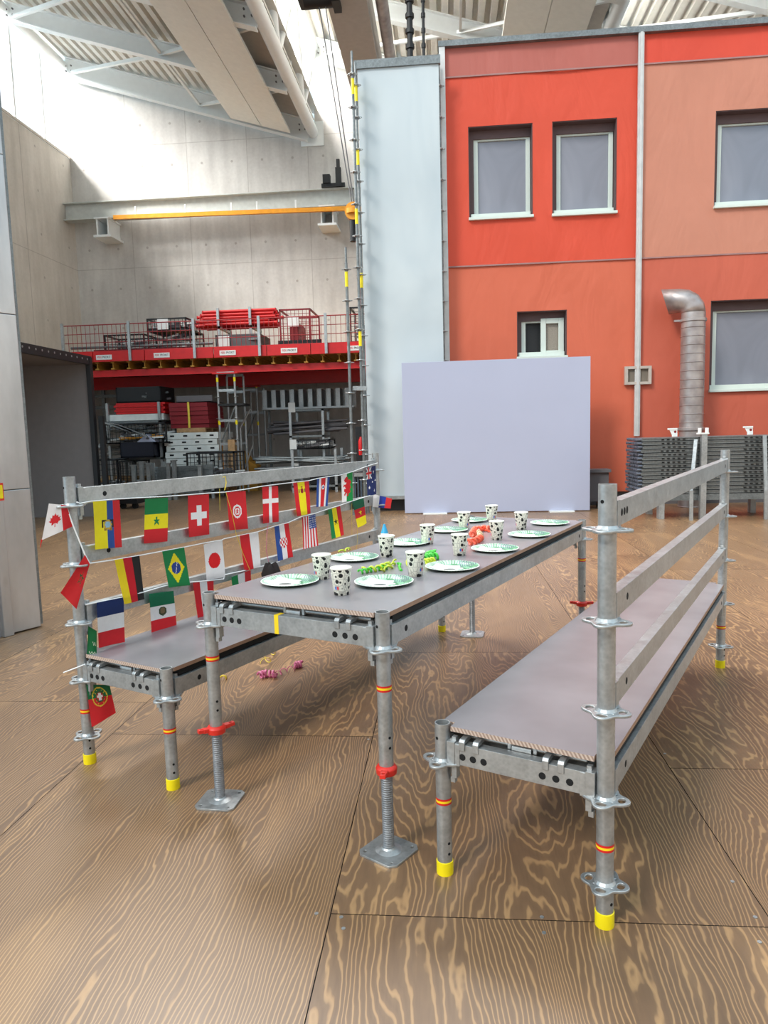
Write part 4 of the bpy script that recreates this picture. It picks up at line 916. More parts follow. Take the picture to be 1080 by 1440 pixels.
# ------------------------------------------------------------------ scaffold furniture
RK = [.1254 + .25*i for i in range(5)]; TOPA = .1214; RT = .7002; LEN = 2.5136
TR = .02415
def post(parent, x, y, z0, z1, ros, kind, cap=True, stripe=None, face=(-.35,-1)):
    """galvanised upright with open top; ros = rosette heights"""
    f = MB(); ri = TR-.0032
    f.lathe([(TR, z0), (TR, z1), (ri, z1), (ri, z0+.003)], 28, (x, y, 0), 0, True)
    fd = Vector((face[0], face[1], 0)).normalized()
    for hz in [z1-.045]: f.disc((x+fd.x*TR, y+fd.y*TR, hz), fd, .0052, 10, 1)
    fd2 = Vector((.9, -.45, 0)).normalized()
    for hz in (z0+.07, z0+.105): f.disc((x+fd2.x*TR, y+fd2.y*TR, hz), fd2, .0048, 10, 1)
    o = f.build(kind, [M_galv, M_hole], parent, 40)
    for z in ros: rosette(o, x, y, z)
    if cap:
        g = MB(); g.lathe([(0,0),(TR+.0022,0),(TR+.0028,.004),(TR+.0028,.043),(TR,.044)], 28, (x,y,0)); g.build('end_cap', M_yel, o, 40)
    if stripe:
        g = MB(); g.lathe([(TR+.0006,stripe-.010),(TR+.0007,stripe-.0035),(TR+.0007,stripe+.0035),(TR+.0006,stripe+.010)], 28, (x,y,0), 0, False, None, [0,1,0]); g.build('colour_band', [M_stripe_r, M_stripe_y], o, 40)
    return o
def head(f, x, y, z, ax, s, h=.07):
    """cast wedge head of a ledger at a post; ax 0 = ledger along x, 1 = along y; s = direction away from post"""
    def B(a0, a1, b0, b1, z0, z1):
        a0, a1 = sorted((a0*s, a1*s))
        if ax == 0: f.box((x+a0, y+b0, z0), (x+a1, y+b1, z1))
        else: f.box((x+b0, y+a0, z0), (x+b1, y+a1, z1))
    B(.024, .05, -.021, .021, z-.004, z+h+.008); B(.05, .066, -.019, .019, z, z+h+.002)
    B(.035, .052, -.012, .012, z-.045, z-.004); B(.03, .045, -.009, .009, z-.062, z-.045); B(.036, .05, -.008, .008, z+h, z+h+.02)
def ledger(parent, p, q, h=.066, w=.034, z=0, holes=(), side=-1, name='ledger', tape=None):
    """horizontal box ledger between the post centres p and q (axis aligned, local)"""
    ax = 0 if abs(q[0]-p[0]) > abs(q[1]-p[1]) else 1; f = MB(); z0 = z+.004; z1 = z0+h
    if ax == 0:
        f.box((p[0]+.045, p[1]-w/2, z0), (q[0]-.045, p[1]+w/2, z1)); head(f, p[0], p[1], z, 0, 1, h); head(f, q[0], q[1], z, 0, -1, h)
    else:
        f.box((p[0]-w/2, p[1]+.045, z0), (p[0]+w/2, q[1]-.045, z1)); head(f, p[0], p[1], z, 1, 1, h); head(f, q[0], q[1], z, 1, -1, h)
    for t in holes:
        c = (p[0]+t, p[1]+side*w/2, z0+h*.40) if ax == 0 else (p[0]+side*w/2, p[1]+t, z0+h*.5)
        f.disc(c, (0,1,0) if ax == 0 else (1,0,0), .0108, 16, 1)
    o = f.build(name, [M_galv, M_hole], parent, None, .0025)
    if tape is not None:
        g = MB(); g.box((tape-.009, p[1]-w/2-.0006, z0-.0006), (tape+.009, p[1]+w/2+.0006, z1+.0008)); g.build('yellow_tape', M_stripe_y, o)
    return o
def deck_under(parent, W, z, top):
    """steel deck with claws hooked over the end ledgers, black gap strips and board on top"""
    f = MB(); f.box((.045, .05, z+.012), (W-.045, LEN-.05, z+.082)); f.build('steel_deck', M_galvd, parent)
    g = MB()
    for x0, x1 in ((-.004, .012), (W-.012, W+.004)): g.box((x0, .06, z+.073), (x1, LEN-.06, z+.1))
    g.box((.05, .045, z+.082), (W-.05, LEN-.045, z+.099)); g.build('black_gap_strip', M_matte_black, parent)  # black strips filling the gap between ledgers, deck and board
    for yy, sg in ((0, -1), (LEN, 1)):
        bases = (.075, .12, W-.165, W-.12)
        for x in bases:
            c = MB(); w2 = .0095; a, b = -.019*1, .019
            pts = [(-.0215, z+.052), (-.0215, z+.079), (-.015, z+.0865), (.03, z+.090), (.06, z+.084), (.06, z+.076), (.02, z+.0755), (-.0175, z+.0735), (-.0175, z+.052)]
            n = len(pts); vs = [(x-w2, yy-sg*p_*-1*-1 if False else yy+(-sg)*p_*1.0, q_) for p_, q_ in pts] + [(x+w2, yy+(-sg)*p_, q_) for p_, q_ in pts]
            c.add(vs, [tuple(range(n)), tuple(range(2*n-1, n-1, -1))] + [(i, (i+1)%n, n+(i+1)%n, n+i) for i in range(n)]); c.build('claw', M_galv, parent, None, .0015)
        t = MB(); y = yy-sg*.035
        t.tube((.06, y, z+.083), (W-.06, y, z+.083), .0085, 12)
        for x in (.10, W-.15):
            pts = [(x-.035+.0*k, 0, 0) for k in range(1)]; k_ = 12
            arc = [(x+.034*math.cos(PI-PI*i/k_), y-(-sg)*-.016*math.sin(PI*i/k_)*-1 if False else y+sg*.016*math.sin(PI*i/k_), z+.0945) for i in range(k_+1)]
            t.path(arc, .0042, 8)
        t.box((W/2-.045, min(y, y+sg*.012), z+.07), (W/2-.035, max(y, y+sg*.012), z+.092)); t.box((W/2+.035, min(y, y+sg*.012), z+.07), (W/2+.045, max(y, y+sg*.012), z+.092))
        t.tube((W/2-.03, y+sg*.004, z+.076), (W/2+.03, y+sg*.004, z+.076), .014, 14)
        t.build('locking_bar', M_galv, parent, 40)
    # board
    b = MB(); ov = .012; y0, y1 = -.004, LEN+.004; ns = .030; z0, z1 = z+.1, z+.1155
    out = [(ns, y0), (W-ns, y0), (W-ns, ns), (W+ov, ns), (W+ov, LEN-ns), (W-ns, LEN-ns), (W-ns, y1), (ns, y1), (ns, LEN-ns), (-ov, LEN-ns), (-ov, ns), (ns, ns)]
    n = len(out); vs = [(x, y, z0) for x, y in out]+[(x, y, z1) for x, y in out]
    b.add(vs, [tuple(range(n))[::-1]], 2); base = 0
    b.f.append(list(range(n, 2*n))); b.m.append(0); b.c.append(None)
    for i in range(n):
        j = (i+1) % n; horizontal = abs(out[i][1]-out[j][1]) < 1e-6
        b.f.append([i, j, n+j, n+i]); b.m.append(1 if horizontal else 2); b.c.append(None)
    b.build('board', [M_top, M_edge, M_edge2], parent)

def bench(label, fl, yaw, W, rail):
    r = empty('scaffold_bench', (fl[0], fl[1], 0), yaw, label, 'bench')
    tall_x = W if rail == 'right' else 0.0; short_x = W-tall_x; zt = RK[4]+TOPA; zs = RK[1]+TOPA
    for y in (0, LEN):
        post(r, tall_x, y, .003, zt, RK, 'tall_post', True, .238); post(r, short_x, y, .003, zs, RK[1:2], 'leg', True, .245)
    ledger(r, (0,0), (W,0), z=RK[1], holes=(.075,.11,.145,W-.175,-.0+W-.135,W-.095), side=-1, name='end_ledger')
    ledger(r, (0,LEN), (W,LEN), z=RK[1], holes=(.075,.11,.145), side=1, name='end_ledger')
    for x in (0, W): ledger(r, (x,0), (x,LEN), z=RK[1], holes=(.16, LEN-.16), side=1 if x else -1, name='side_ledger')
    for k in (2, 3, 4): ledger(r, (tall_x,0), (tall_x,LEN), h=.068, w=.034, z=RK[k], holes=((.085,.115,.145) if k == 4 and rail == 'right' else (.16,)) + (LEN-.14,), side=1, name='guard_rail')
    deck_under(r, W, RK[1], .1155)
    return r
YR, YL, YT = math.radians(-26.63), math.radians(-25.05), math.radians(-24.68)
WB, WT = .502, .7446
bR = bench('right scaffold tube bench with plain triple rail back and reddish grey seat board', (-.026, 2.176), YR, WB, 'right')
bL = bench('left scaffold tube bench whose triple rail back is hung with flag bunting', (-1.569, 2.902), YL, WB, 'left')
# table
tb_ = empty('scaffold_table', (-.891, 2.594, 0), YT, 'scaffold tube table with grey board top, plates and cups on it', 'table')
def jack_leg(x, y, wing, edge):
    o = post(tb_, x, y, .30, RT+TOPA, [RT], 'leg', False, .57)
    g = MB(); pr = []; z = .012
    while z < .36: pr += [(.0175, z), (.0198, z+.0022), (.0198, z+.004), (.0175, z+.0062)]; z += .0078
    g.lathe(pr, 18, (x,y,0)); g.build('threaded_spindle', M_spin, o, 50)
    g = MB(); g.lathe([(.0205,.272),(.034,.276),(.036,.296),(.031,.303),(.0245,.306)], 24, (x,y,0), 0, False)
    for s in (-1, 1):
        ca, sa = math.cos(wing), math.sin(wing); M = Matrix.Translation((x,y,.289)) @ Matrix.Rotation(wing + (PI if s < 0 else 0), 4, 'Z') @ Matrix.Rotation(-.10, 4, 'Y')
        g.box((.03,-.012,-.008), (.052,.012,.008), 0, M); g.box((.05,-.010,-.007), (.064,-.004,.007), 0, M); g.box((.05,.004,-.007), (.064,.010,.007), 0, M); g.box((.062,-.010,-.007), (.072,.010,.007), 0, M)
    g.build('wing_nut', M_red, o, 40, .0015)
    cu = bpy.data.curves.new('plate', 'CURVE'); cu.dimensions = '2D'; cu.fill_mode = 'BOTH'; cu.extrude = .003; cu.bevel_depth = .001
    def loop(pts):
        sp = cu.splines.new('POLY'); sp.points.add(len(pts)-1); sp.use_cyclic_u = True
        for p, q in zip(sp.points, pts): p.co = (q[0], q[1], 0, 1)
    h, c = .077, .018
    loop([(-h+c,-h),(h-c,-h),(h,-h+c),(h,h-c),(h-c,h),(-h+c,h),(-h,h-c),(-h,-h+c)])
    for sx in (-1,1):
        for sy in (-1,1):
            a_ = (.0075 if sx == sy else .005); loop([(sx*.056+a_*math.cos(2*PI*i/12), sy*.056+a_*math.sin(2*PI*i/12)) for i in range(12)][::-1])
    t = bpy.data.objects.new('t', cu); COL.objects.link(t); bpy.context.view_layer.update()
    me = bpy.data.meshes.new_from_object(t.evaluated_get(bpy.context.evaluated_depsgraph_get())); bpy.data.objects.remove(t); me.materials.clear(); me.materials.append(M_galv)
    bm = bmesh.new(); bm.from_mesh(me); b2 = MB(); b2.lathe([(.05,.002),(.04,.006),(.026,.011),(.022,.016),(.0175,.017)], 24); t2 = bpy.data.meshes.new('t'); t2.from_pydata(b2.v, [], b2.f); bm.from_mesh(t2); bm.to_mesh(me); bm.free()
    q = bpy.data.objects.new('base_plate', me); COL.objects.link(q); q.parent = o; q.location = (x, y, .0042); q.rotation_euler = (0,0,edge)
jack_leg(0, 0, 1.1, .35); jack_leg(WT, 0, -1.24, -.16); jack_leg(0, LEN, .3, .3); jack_leg(WT, LEN, .3, .2)
ledger(tb_, (0,0), (WT,0), z=RT, holes=(.085,.12,.155,WT-.175,WT-.135,WT-.095), side=-1, name='end_ledger', tape=.325)
ledger(tb_, (0,LEN), (WT,LEN), z=RT, holes=(), side=1, name='end_ledger')
for x in (0, WT): ledger(tb_, (x,0), (x,LEN), z=RT, holes=(.13, LEN-.13), side=1 if x else -1, name='side_ledger')
deck_under(tb_, WT, RT, .1155)
TZ = RT+.1155

# ------------------------------------------------------------------ cups and plates
cups = [((453,815), 'paper cup with football print, behind the frontmost cup beside the nearest left plate'), ((480.5,837), 'frontmost football print paper cup, nearest the table front edge'),
 ((544,784), 'football print cup right of the second left plate'), ((584.5,811), 'football print cup between the green ribbons and the second right plate'),
 ((601.5,766), 'football print cup right of the third left plate'), ((646.5,782), 'football print cup in front of the coral ribbons'),
 ((652.5,745), 'football print cup between the two farthest left plates'), ((698.5,760), 'football print cup behind the third right plate, at the right end of the coral ribbons'),
 ((691.5,734), 'farthest football print cup at the table back'), ((733,745.5), 'football print cup beside the farthest right plate')]
prof = [(0,.004),(.0255,.004),(.0265,0),(.028,.001),(.0385,.094),(.0398,.0955),(.0405,.098),(.0392,.100),(.0378,.0985),(.0265,.007),(0,.007)]
proto = None
for (px_, py_), lb in cups:
    p = FLR(px_, py_-1.5, TZ+.0005)
    if proto is None:
        proto = empty('paper_cup', p, 0); f = MB(); f.lathe(prof[:5], 32); f.build('printed_body', M_cup, proto, 50); f = MB(); f.lathe(prof[4:], 32); f.build('rim_and_inside', M_cupin, proto, 50)
        f = MB(); 
        for k, mt in enumerate((0,1)):
            an0 = math.radians(-128+k*16); vs = []
            for i in range(5):
                an = an0+i*.055; 
                for z in (.022, .034): rr = .0283+.0105*(z/.094)+.0004; vs.append((rr*math.cos(an), rr*math.sin(an), z))
            f.add(vs, [(2*i, 2*i+2, 2*i+3, 2*i+1) for i in range(4)], mt)
        f.build('printed_mark', [plain('blue_print', (60,110,200)), plain('red_print', (214,60,70))], proto); c = proto
    else: c = copy_tree(proto)
    c.location = p; c.rotation_euler = (0, 0, 0 if lb.startswith('front') else random.uniform(0, 6)); tag(c, lb, 'cup', 'football print paper cups')
plates = [((408,819.5), 'green football paper plate nearest the front left corner of the table'), ((540,820.5), 'green football paper plate nearest the front right, before the green ribbons'),
 ((498,786), 'football paper plate second from the front on the left side'), ((636,799), 'football paper plate second from the front on the right side'),
 ((573,765), 'football paper plate third from the front on the left side'), ((696,773.5), 'football paper plate third from the front on the right side'),
 ((630,747), 'football paper plate fourth from the front on the left side'), ((744,753.5), 'football paper plate fourth from the front on the right side'),
 ((660,733), 'farthest football paper plate on the left side'), ((773,737), 'farthest football paper plate on the right side')]
proto = None
for (px_, py_), lb in plates:
    p = FLR(px_, py_, TZ+.0005)
    if proto is None:
        proto = empty('paper_plate', p, 0); n = 96; f = MB(); rs = [(0,.0015),(.045,.0015),(.078,.0018),(.084,.004),(.092,.0095),(.104,.0125),(.112,.0135),(.1145,.0128),(.1145,.0108),(.104,.0105),(.092,.0075),(.084,.002),(.078,0),(0,0)]
        vs = []
        for k, (rr, z) in enumerate(rs):
            for i in range(n): vs.append((rr*math.cos(2*PI*i/n), rr*math.sin(2*PI*i/n), z+(.0011*math.cos(PI*i) if .083 < rr < .1135 else 0)))
        f.add(vs, [(k*n+i, k*n+(i+1)%n, (k+1)*n+(i+1)%n, (k+1)*n+i) for k in range(len(rs)-1) for i in range(n)]); f.build('plate_body', M_plate, proto, 60); c = proto
    else: c = copy_tree(proto)
    c.location = p; c.rotation_euler = (0, 0, random.uniform(-.35,.35)); tag(c, lb, 'plate', 'football paper plates')

# ------------------------------------------------------------------ curled paper ribbons
def curl(name, label, parts, cat='ribbon', z=TZ):
    """parts: list of (px points on plane z, coil radius, turns, ribbon width, material)"""
    root = None
    for k, (pts, cr_, turns, w, mat) in enumerate(parts):
        P = [FLR(x, y, z) for x, y in pts]
        if root is None: root = empty(name, P[0], 0, label, cat)
        cr_ *= 1.15; w *= 1.3; seg = [(P[i+1]-P[i]).length for i in range(len(P)-1)]; tot = sum(seg); out = []; n = max(24, int(turns*14))
        for i in range(n+1):
            d = tot*i/n; j = 0
            while j < len(seg)-1 and d > seg[j]: d -= seg[j]; j += 1
            c = P[j].lerp(P[j+1], min(1, d/seg[j])); t = (P[j+1]-P[j]).normalized(); s = Vector((-t.y, t.x, 0)); a = 2*PI*turns*i/n + k
            out.append(c + s*cr_*math.cos(a) + Vector((0,0,cr_+.003 + cr_*math.sin(a))) - root.location)
        f = MB(); f.path(out, w, 6); f.build('ribbon_strand', mat, root, 60)
    return root
curl('paper_ribbon', 'lime green curled paper ribbon lying behind the front right plate', [([(505,808),(522,805),(545,800)], .007, 7, .0035, M_green), ([(510,806),(530,804),(550,797)], .009, 5, .004, M_lime), ([(535,806),(550,800),(556,792)], .006, 3, .0035, M_lime)])
curl('paper_ribbon', 'short green ribbon curl standing between two plates left of the cup', [([(558,795),(563,797),(564,803)], .004, .8, .0045, M_green), ([(572,790),(574,798)], .003, .7, .003, M_lime)])
curl('paper_ribbon', 'bright green ribbon bundle beside the cup at the second right plate', [([(596,790),(606,788),(617,787)], .012, 4, .0045, M_green), ([(598,795),(612,792)], .010, 3, .004, M_lime), ([(600,786),(612,783)], .012, 3, .0045, M_green)])
curl('paper_ribbon', 'coral orange curled ribbon winding over the middle of the table', [([(657,768),(670,765),(676,760)], .012, 5, .006, M_coral), ([(664,756),(668,749),(682,747),(692,749)], .012, 8, .006, M_coral), ([(668,764),(677,758),(673,752)], .010, 5, .004, plain('cream_paper_ribbon', (236,200,160)))])
curl('paper_ribbon', 'small lime ribbon curl behind the second left plate', [([(478,779),(488,776),(492,773)], .006, 2, .003, M_lime)])
curl('paper_ribbon', 'pink and yellow curled ribbon lying on the floor under the table', [([(365,955),(374,952),(388,953)], .016, 5, .005, M_pink), ([(383,955),(400,947),(418,942)], .013, 4, .002, M_pink), ([(414,940),(425,938)], .014, 3, .006, M_pink)], z=0.0)
curl('paper_ribbon', 'yellow curly ribbon on the floor just behind the pink one', [([(372,940),(378,930),(386,917)], .022, 2.2, .002, M_yrib)], z=0.0)
curl('paper_ribbon', 'scrap of yellow ribbon on the floor beside the front left table leg', [([(312,957),(320,954)], .01, 1, .004, M_yrib)], z=0.0)

# ------------------------------------------------------------------ flag bunting on the left bench rails
ux = Vector((math.cos(YL), math.sin(YL), 0)); uy = Vector((-math.sin(YL), math.cos(YL), 0))
Lfl = Vector((-1.569, 2.902, 0)); RP = Lfl + ux*.032
def on_rail(x, y, off=0): return PV(x, y, RP+ux*off, ux)
def A(x, y): return (50+.2593*x, 640+.2593*y)
def B(x, y): return (300+.2593*x, 630+.2593*y)
RED, WHT, BLU, GRN, YEL, BLK, NAVY = (214,36,44), (238,234,234), (44,78,150), (24,130,70), (246,226,28), (36,34,34), (28,44,96)
def star(u, v, cx, cy, r, asp=1.4, pts=5, rot=0):
    x, y = (u-cx), (v-cy)*asp; rr = math.hypot(x, y)
    if rr > r: return False
    a = (math.atan2(x, -y)+rot) % (2*PI/pts); a = min(a, 2*PI/pts-a); k = .38
    # distance bound of a star polygon edge
    ang = PI/pts; ex = k*math.cos(ang); ey = k*math.sin(ang)
    X, Y = rr/r*math.cos(a), rr/r*math.sin(a)
    return (1-ex)*Y <= ey*(1-X)
def circ(u, v, cx, cy, r, asp=1.4): return math.hypot(u-cx, (v-cy)*asp) < r
def vs3(a, b, c, s=(1/3, 2/3)): return lambda u, v: a if u < s[0] else (b if u < s[1] else c)
def hs3(a, b, c, s=(1/3, 2/3)): return lambda u, v: a if v < s[0] else (b if v < s[1] else c)
def over(base, *tests):
    def f(u, v):
        for t, c in tests:
            if t(u, v): return c
        return base(u, v)
    return f
def inpoly(pts):
    def f(u, v):
        c = False; j = len(pts)-1
        for i in range(len(pts)):
            xi, yi = pts[i]; xj, yj = pts[j]
            if (yi > v) != (yj > v) and u < (xj-xi)*(v-yi)/(yj-yi)+xi: c = not c
            j = i
        return c
    return f
ecu = over(vs3(YEL, BLU, RED, (.5,.75)), (lambda u,v: circ(u,v,.52,.5,.10), (150,190,210)), (lambda u,v: circ(u,v,.52,.5,.145), (196,160,60)), (lambda u,v: abs(v-.41)<.022 and abs(u-.52)<.2, (40,34,30)), (lambda u,v: abs(v-.59)<.03 and abs(u-.52)<.15 and abs(u-.52)>.04, (150,110,50)), (lambda u,v: abs(abs(u-.52)-.19)<.03 and .4<v<.56, (46,38,30)))
sen = over(hs3(GRN, YEL, RED, (.35,.68)), (lambda u,v: star(u,v,.5,.51,.17), GRN))
swi = over(lambda u,v: RED, (lambda u,v: (abs(u-.5)<.12 and abs(v-.5)<.25) or (abs(v-.5)<.09 and abs(u-.5)<.37), WHT))
tun = over(lambda u,v: RED, (lambda u,v: star(u,v,.5,.52,.12), RED), (lambda u,v: circ(u,v,.5,.52,.13), WHT), (lambda u,v: circ(u,v,.5,.52,.18), RED), (lambda u,v: circ(u,v,.5,.52,.25), WHT))
dan = over(lambda u,v: RED, (lambda u,v: abs(u-.5)<.085 or abs(v-.4)<.06, WHT))
spa = over(vs3(RED, YEL, RED, (.26,.72)), (lambda u,v: circ(u,v,.5,.26,.10), (150,40,40)), (lambda u,v: abs(u-.5)<.2 and .2<v<.32 and abs(u-.5)>.14, (120,90,60)), (lambda u,v: abs(u-.5)<.06 and .13<v<.17, (170,90,40)))
cri = over(lambda u,v: BLU if u<.17 or u>.83 else (WHT if u<.33 or u>.67 else RED), (lambda u,v: circ(u,v,.5,.32,.06), BLU), (lambda u,v: circ(u,v,.5,.32,.12), WHT))
dragon = inpoly([(.35,.14),(.5,.10),(.62,.18),(.55,.24),(.75,.22),(.88,.34),(.78,.42),(.86,.52),(.76,.58),(.84,.68),(.68,.72),(.62,.82),(.5,.80),(.56,.70),(.42,.72),(.34,.80),(.24,.74),(.36,.66),(.22,.62),(.26,.52),(.42,.54),(.30,.44),(.18,.46),(.20,.36),(.38,.38),(.46,.32),(.30,.28),(.24,.20)])
wal = over(lambda u,v: WHT if u < .5 else (20,140,66), (dragon, (206,30,40)))
aus = over(lambda u,v: NAVY, (lambda u,v: v<.42 and u<.55 and (abs(u-.27)<.05 or abs(v-.21)<.035), RED), (lambda u,v: v<.42 and u<.55 and (abs(u-.27)<.09 or abs(v-.21)<.06 or abs(u/.55-v/.42)<.11 or abs(u/.55+v/.42-1)<.11), WHT), (lambda u,v: star(u,v,.28,.72,.12,1.4,7) or star(u,v,.75,.2,.08,1.4,7) or star(u,v,.75,.85,.08,1.4,7) or star(u,v,.9,.5,.07,1.4,7) or star(u,v,.6,.55,.07,1.4,7), WHT))
ger = vs3((244,214,30), (206,26,40), BLK)
bra = over(lambda u,v: GRN, (lambda u,v: circ(u,v,.5,.5,.21) and abs((v-.5)*1.4+(u-.5)*3.2-.05)<.045, WHT), (lambda u,v: circ(u,v,.5,.5,.22), (40,66,140)), (lambda u,v: abs(u-.5)/.38+abs(v-.5)/.42<1, YEL))
jap = over(lambda u,v: WHT, (lambda u,v: circ(u,v,.5,.5,.31,1.45), (222,30,36)))
pol = lambda u,v: RED if u < .5 else WHT
cro = over(vs3(BLU, WHT, RED), (lambda u,v: abs(u-.5)<.26 and .38<v<.66 and circ(u,v,.5,.5,.27) and (int((u+1)*11)+int((v+1)*15))%2==0, RED), (lambda u,v: abs(u-.5)<.26 and .38<v<.66 and circ(u,v,.5,.5,.27), WHT))
usa = over(lambda u,v: RED if int(u*11)%2==0 else WHT, (lambda u,v: u>.5 and v<.42 and math.hypot((u*11)%1-.5,(v*15)%1-.5)<.24, WHT), (lambda u,v: u>.5 and v<.42, BLU))
gha = over(vs3(GRN, YEL, RED), (lambda u,v: star(u,v,.5,.48,.15), BLK))
cam_ = over(hs3((14,100,70), RED, YEL, (.33,.66)), (lambda u,v: star(u,v,.5,.5,.15), YEL))
rus = vs3(WHT, (40,66,170), (222,50,56))
fra = hs3((20,44,100), WHT, (214,36,44))
mex = over(hs3((10,110,74), WHT, RED), (lambda u,v: circ(u,v,.5,.47,.1), (120,100,70)), (lambda u,v: circ(u,v,.5,.48,.16), (60,70,44)))
per = vs3(RED, WHT, RED)
ita = vs3(GRN, WHT, RED)
maple = inpoly([(.40,.28),(.46,.38),(.54,.34),(.52,.44),(.62,.42),(.58,.5),(.66,.54),(.52,.60),(.50,.68),(.42,.62),(.40,.76),(.37,.62),(.28,.68),(.27,.60),(.14,.54),(.22,.5),(.18,.42),(.28,.44),(.27,.34),(.34,.38)])
can = over(lambda u,v: WHT if u < .68 else RED, (maple, RED))
mor = over(lambda u,v: (212,34,40), (lambda u,v: star(u,v,.66,.42,.22,1.2) and not star(u,v,.66,.42,.13,1.2), (30,90,50)))
por = over(lambda u,v: (20,110,66) if v < .36 and u < 1 else RED, (lambda u,v: (abs(u-.5)<.05 and abs(v-.33)<.1) or (abs(v-.33)<.03 and abs(u-.5)<.12), WHT), (lambda u,v: circ(u,v,.5,.33,.14,1.2), (190,30,40)), (lambda u,v: circ(u,v,.5,.33,.19,1.2), (60,90,50)), (lambda u,v: circ(u,v,.5,.33,.32,1.2) and (not circ(u,v,.5,.33,.28,1.2) or abs(math.sin(6*math.atan2(u-.5,v-.33)))<.15), (226,200,60)))
grn = over(lambda u,v: (14,110,60), (lambda u,v: (abs(v-.82-.03*math.sin(u*22))<.015 and .2<u<.9) or (abs(v-.5-.05*math.sin(u*30))<.02 and .55<u<.9), (220,226,200)))
def flag(parent, label, corners, fn, ptfn=on_rail, nu=34, nv=48, sag=.004, curlb=0.0, seed=0):
    TL, TR_, BR, BL = [ptfn(*c) for c in corners]; nrm = (TR_-TL).cross(BL-TL).normalized()
    if nrm.dot(CP-TL) < 0: nrm = -nrm
    mb = MB()
    for j in range(nv+1):
        v = j/nv
        for i in range(nu+1):
            u = i/nu; p = TL.lerp(TR_, u).lerp(BL.lerp(BR, u), v)
            p = p + nrm*(sag*math.sin(u*5+seed*1.7+v*1.5)*v + .006*v*math.sin(seed*2.1)+.004) + nrm*curlb*v*v
            mb.v.append(tuple(p))
    for j in range(nv):
        for i in range(nu):
            a = j*(nu+1)+i; mb.f.append([a, a+1, a+nu+2, a+nu+1]); mb.m.append(0); mb.c.append(lin(fn((i+.5)/nu, (j+.5)/nv)))
    o = mb.build('flag', M_flag, parent, 80); o['label'] = label; return o
def string(parent, pts, ptfn=on_rail, r=.003, w=None):
    P = [ptfn(*p) for p in pts]; f = MB(); f.path(P, r, 6); return f.build('tape', M_string, parent, 60)
def hflag(parent, label, p00, p10, p11, p01, T, fn, k, **kw): return flag(parent, label, [T(*p00), T(*p10), T(*p11), T(*p01)], fn, seed=k, **kw)
b1 = empty('flag_bunting', (0,0,0), 0, 'upper string of country flags along the top rail of the left bench', 'bunting')
string(b1, [(108,706),(112,708),(128,705),(168,701.5),(205,699.5),(235,698),(263,696),(293,693.5),(318,692),(345,688),(368,684),(390,681),(411,678.5),(434,676),(446,673),(463,670),(479,668),(495,663.5),(515,656),(531,651)])
hflag(b1, 'yellow blue red flag of Ecuador', (308,252),(452,243),(458,498),(316,512), A, ecu, 1)
hflag(b1, 'green yellow red flag of Senegal with star', (590,238),(715,230),(718,468),(592,480), A, sen, 2)
hflag(b1, 'red Swiss flag with white cross', (823,220),(937,212),(942,430),(828,445), A, swi, 3)
hflag(b1, 'red Tunisian flag with crescent disc', (68,240),(172,232),(180,438),(78,446), B, tun, 4)
hflag(b1, 'red Danish flag with white cross', (262,212),(348,205),(354,400),(272,410), B, dan, 5)
hflag(b1, 'red and yellow Spanish flag', (430,190),(515,180),(527,355),(453,370), B, spa, 6)
hflag(b1, 'blue white red striped flag of Costa Rica', (560,168),(628,158),(615,315),(550,320), B, cri, 7)
hflag(b1, 'white and green Welsh flag with red dragon', (690,150),(752,130),(755,285),(697,295), B, wal, 8)
hflag(b1, 'navy Australian flag', (825,108),(877,95),(880,250),(835,262), B, aus, 9)
b2_ = empty('flag_bunting', (0,0,0), 0, 'middle string of flags from the German to the white blue red one', 'bunting')
string(b2_, [A(285,588),A(320,583),A(425,568),A(560,545),A(683,522),A(803,500),A(908,478),A(1010,460),B(60,492),B(140,475),B(240,455),B(328,425),B(405,405),B(478,372),B(550,355),B(618,332),B(685,312),B(752,288),B(812,270),B(868,250)])
hflag(b2_, 'black red yellow German flag', (425,568),(560,545),(590,782),(478,808), A, ger, 3)
hflag(b2_, 'green Brazilian flag with yellow diamond', (683,522),(803,500),(830,705),(712,718), A, bra, 4)
hflag(b2_, 'white Japanese flag with red disc', (908,485),(1010,460),(1028,660),(930,680), A, jap, 5)
hflag(b2_, 'red and white Polish flag', (140,475),(240,455),(256,640),(168,668), B, pol, 6)
hflag(b2_, 'blue white red Croatian flag with checked shield', (328,427),(405,407),(428,590),(342,612), B, cro, 7)
hflag(b2_, 'striped flag of the United States', (478,378),(550,358),(568,530),(487,550), B, usa, 8)
hflag(b2_, 'green yellow red flag of Ghana with black star', (618,335),(685,315),(705,470),(642,495), B, gha, 9)
hflag(b2_, 'green red yellow flag of Cameroon with star', (752,290),(812,270),(828,408),(778,432), B, cam_, 10)
hflag(b2_, 'sideways white blue red flag at the right end', (866,250),(967,275),(962,328),(862,320), B, rus, 11)
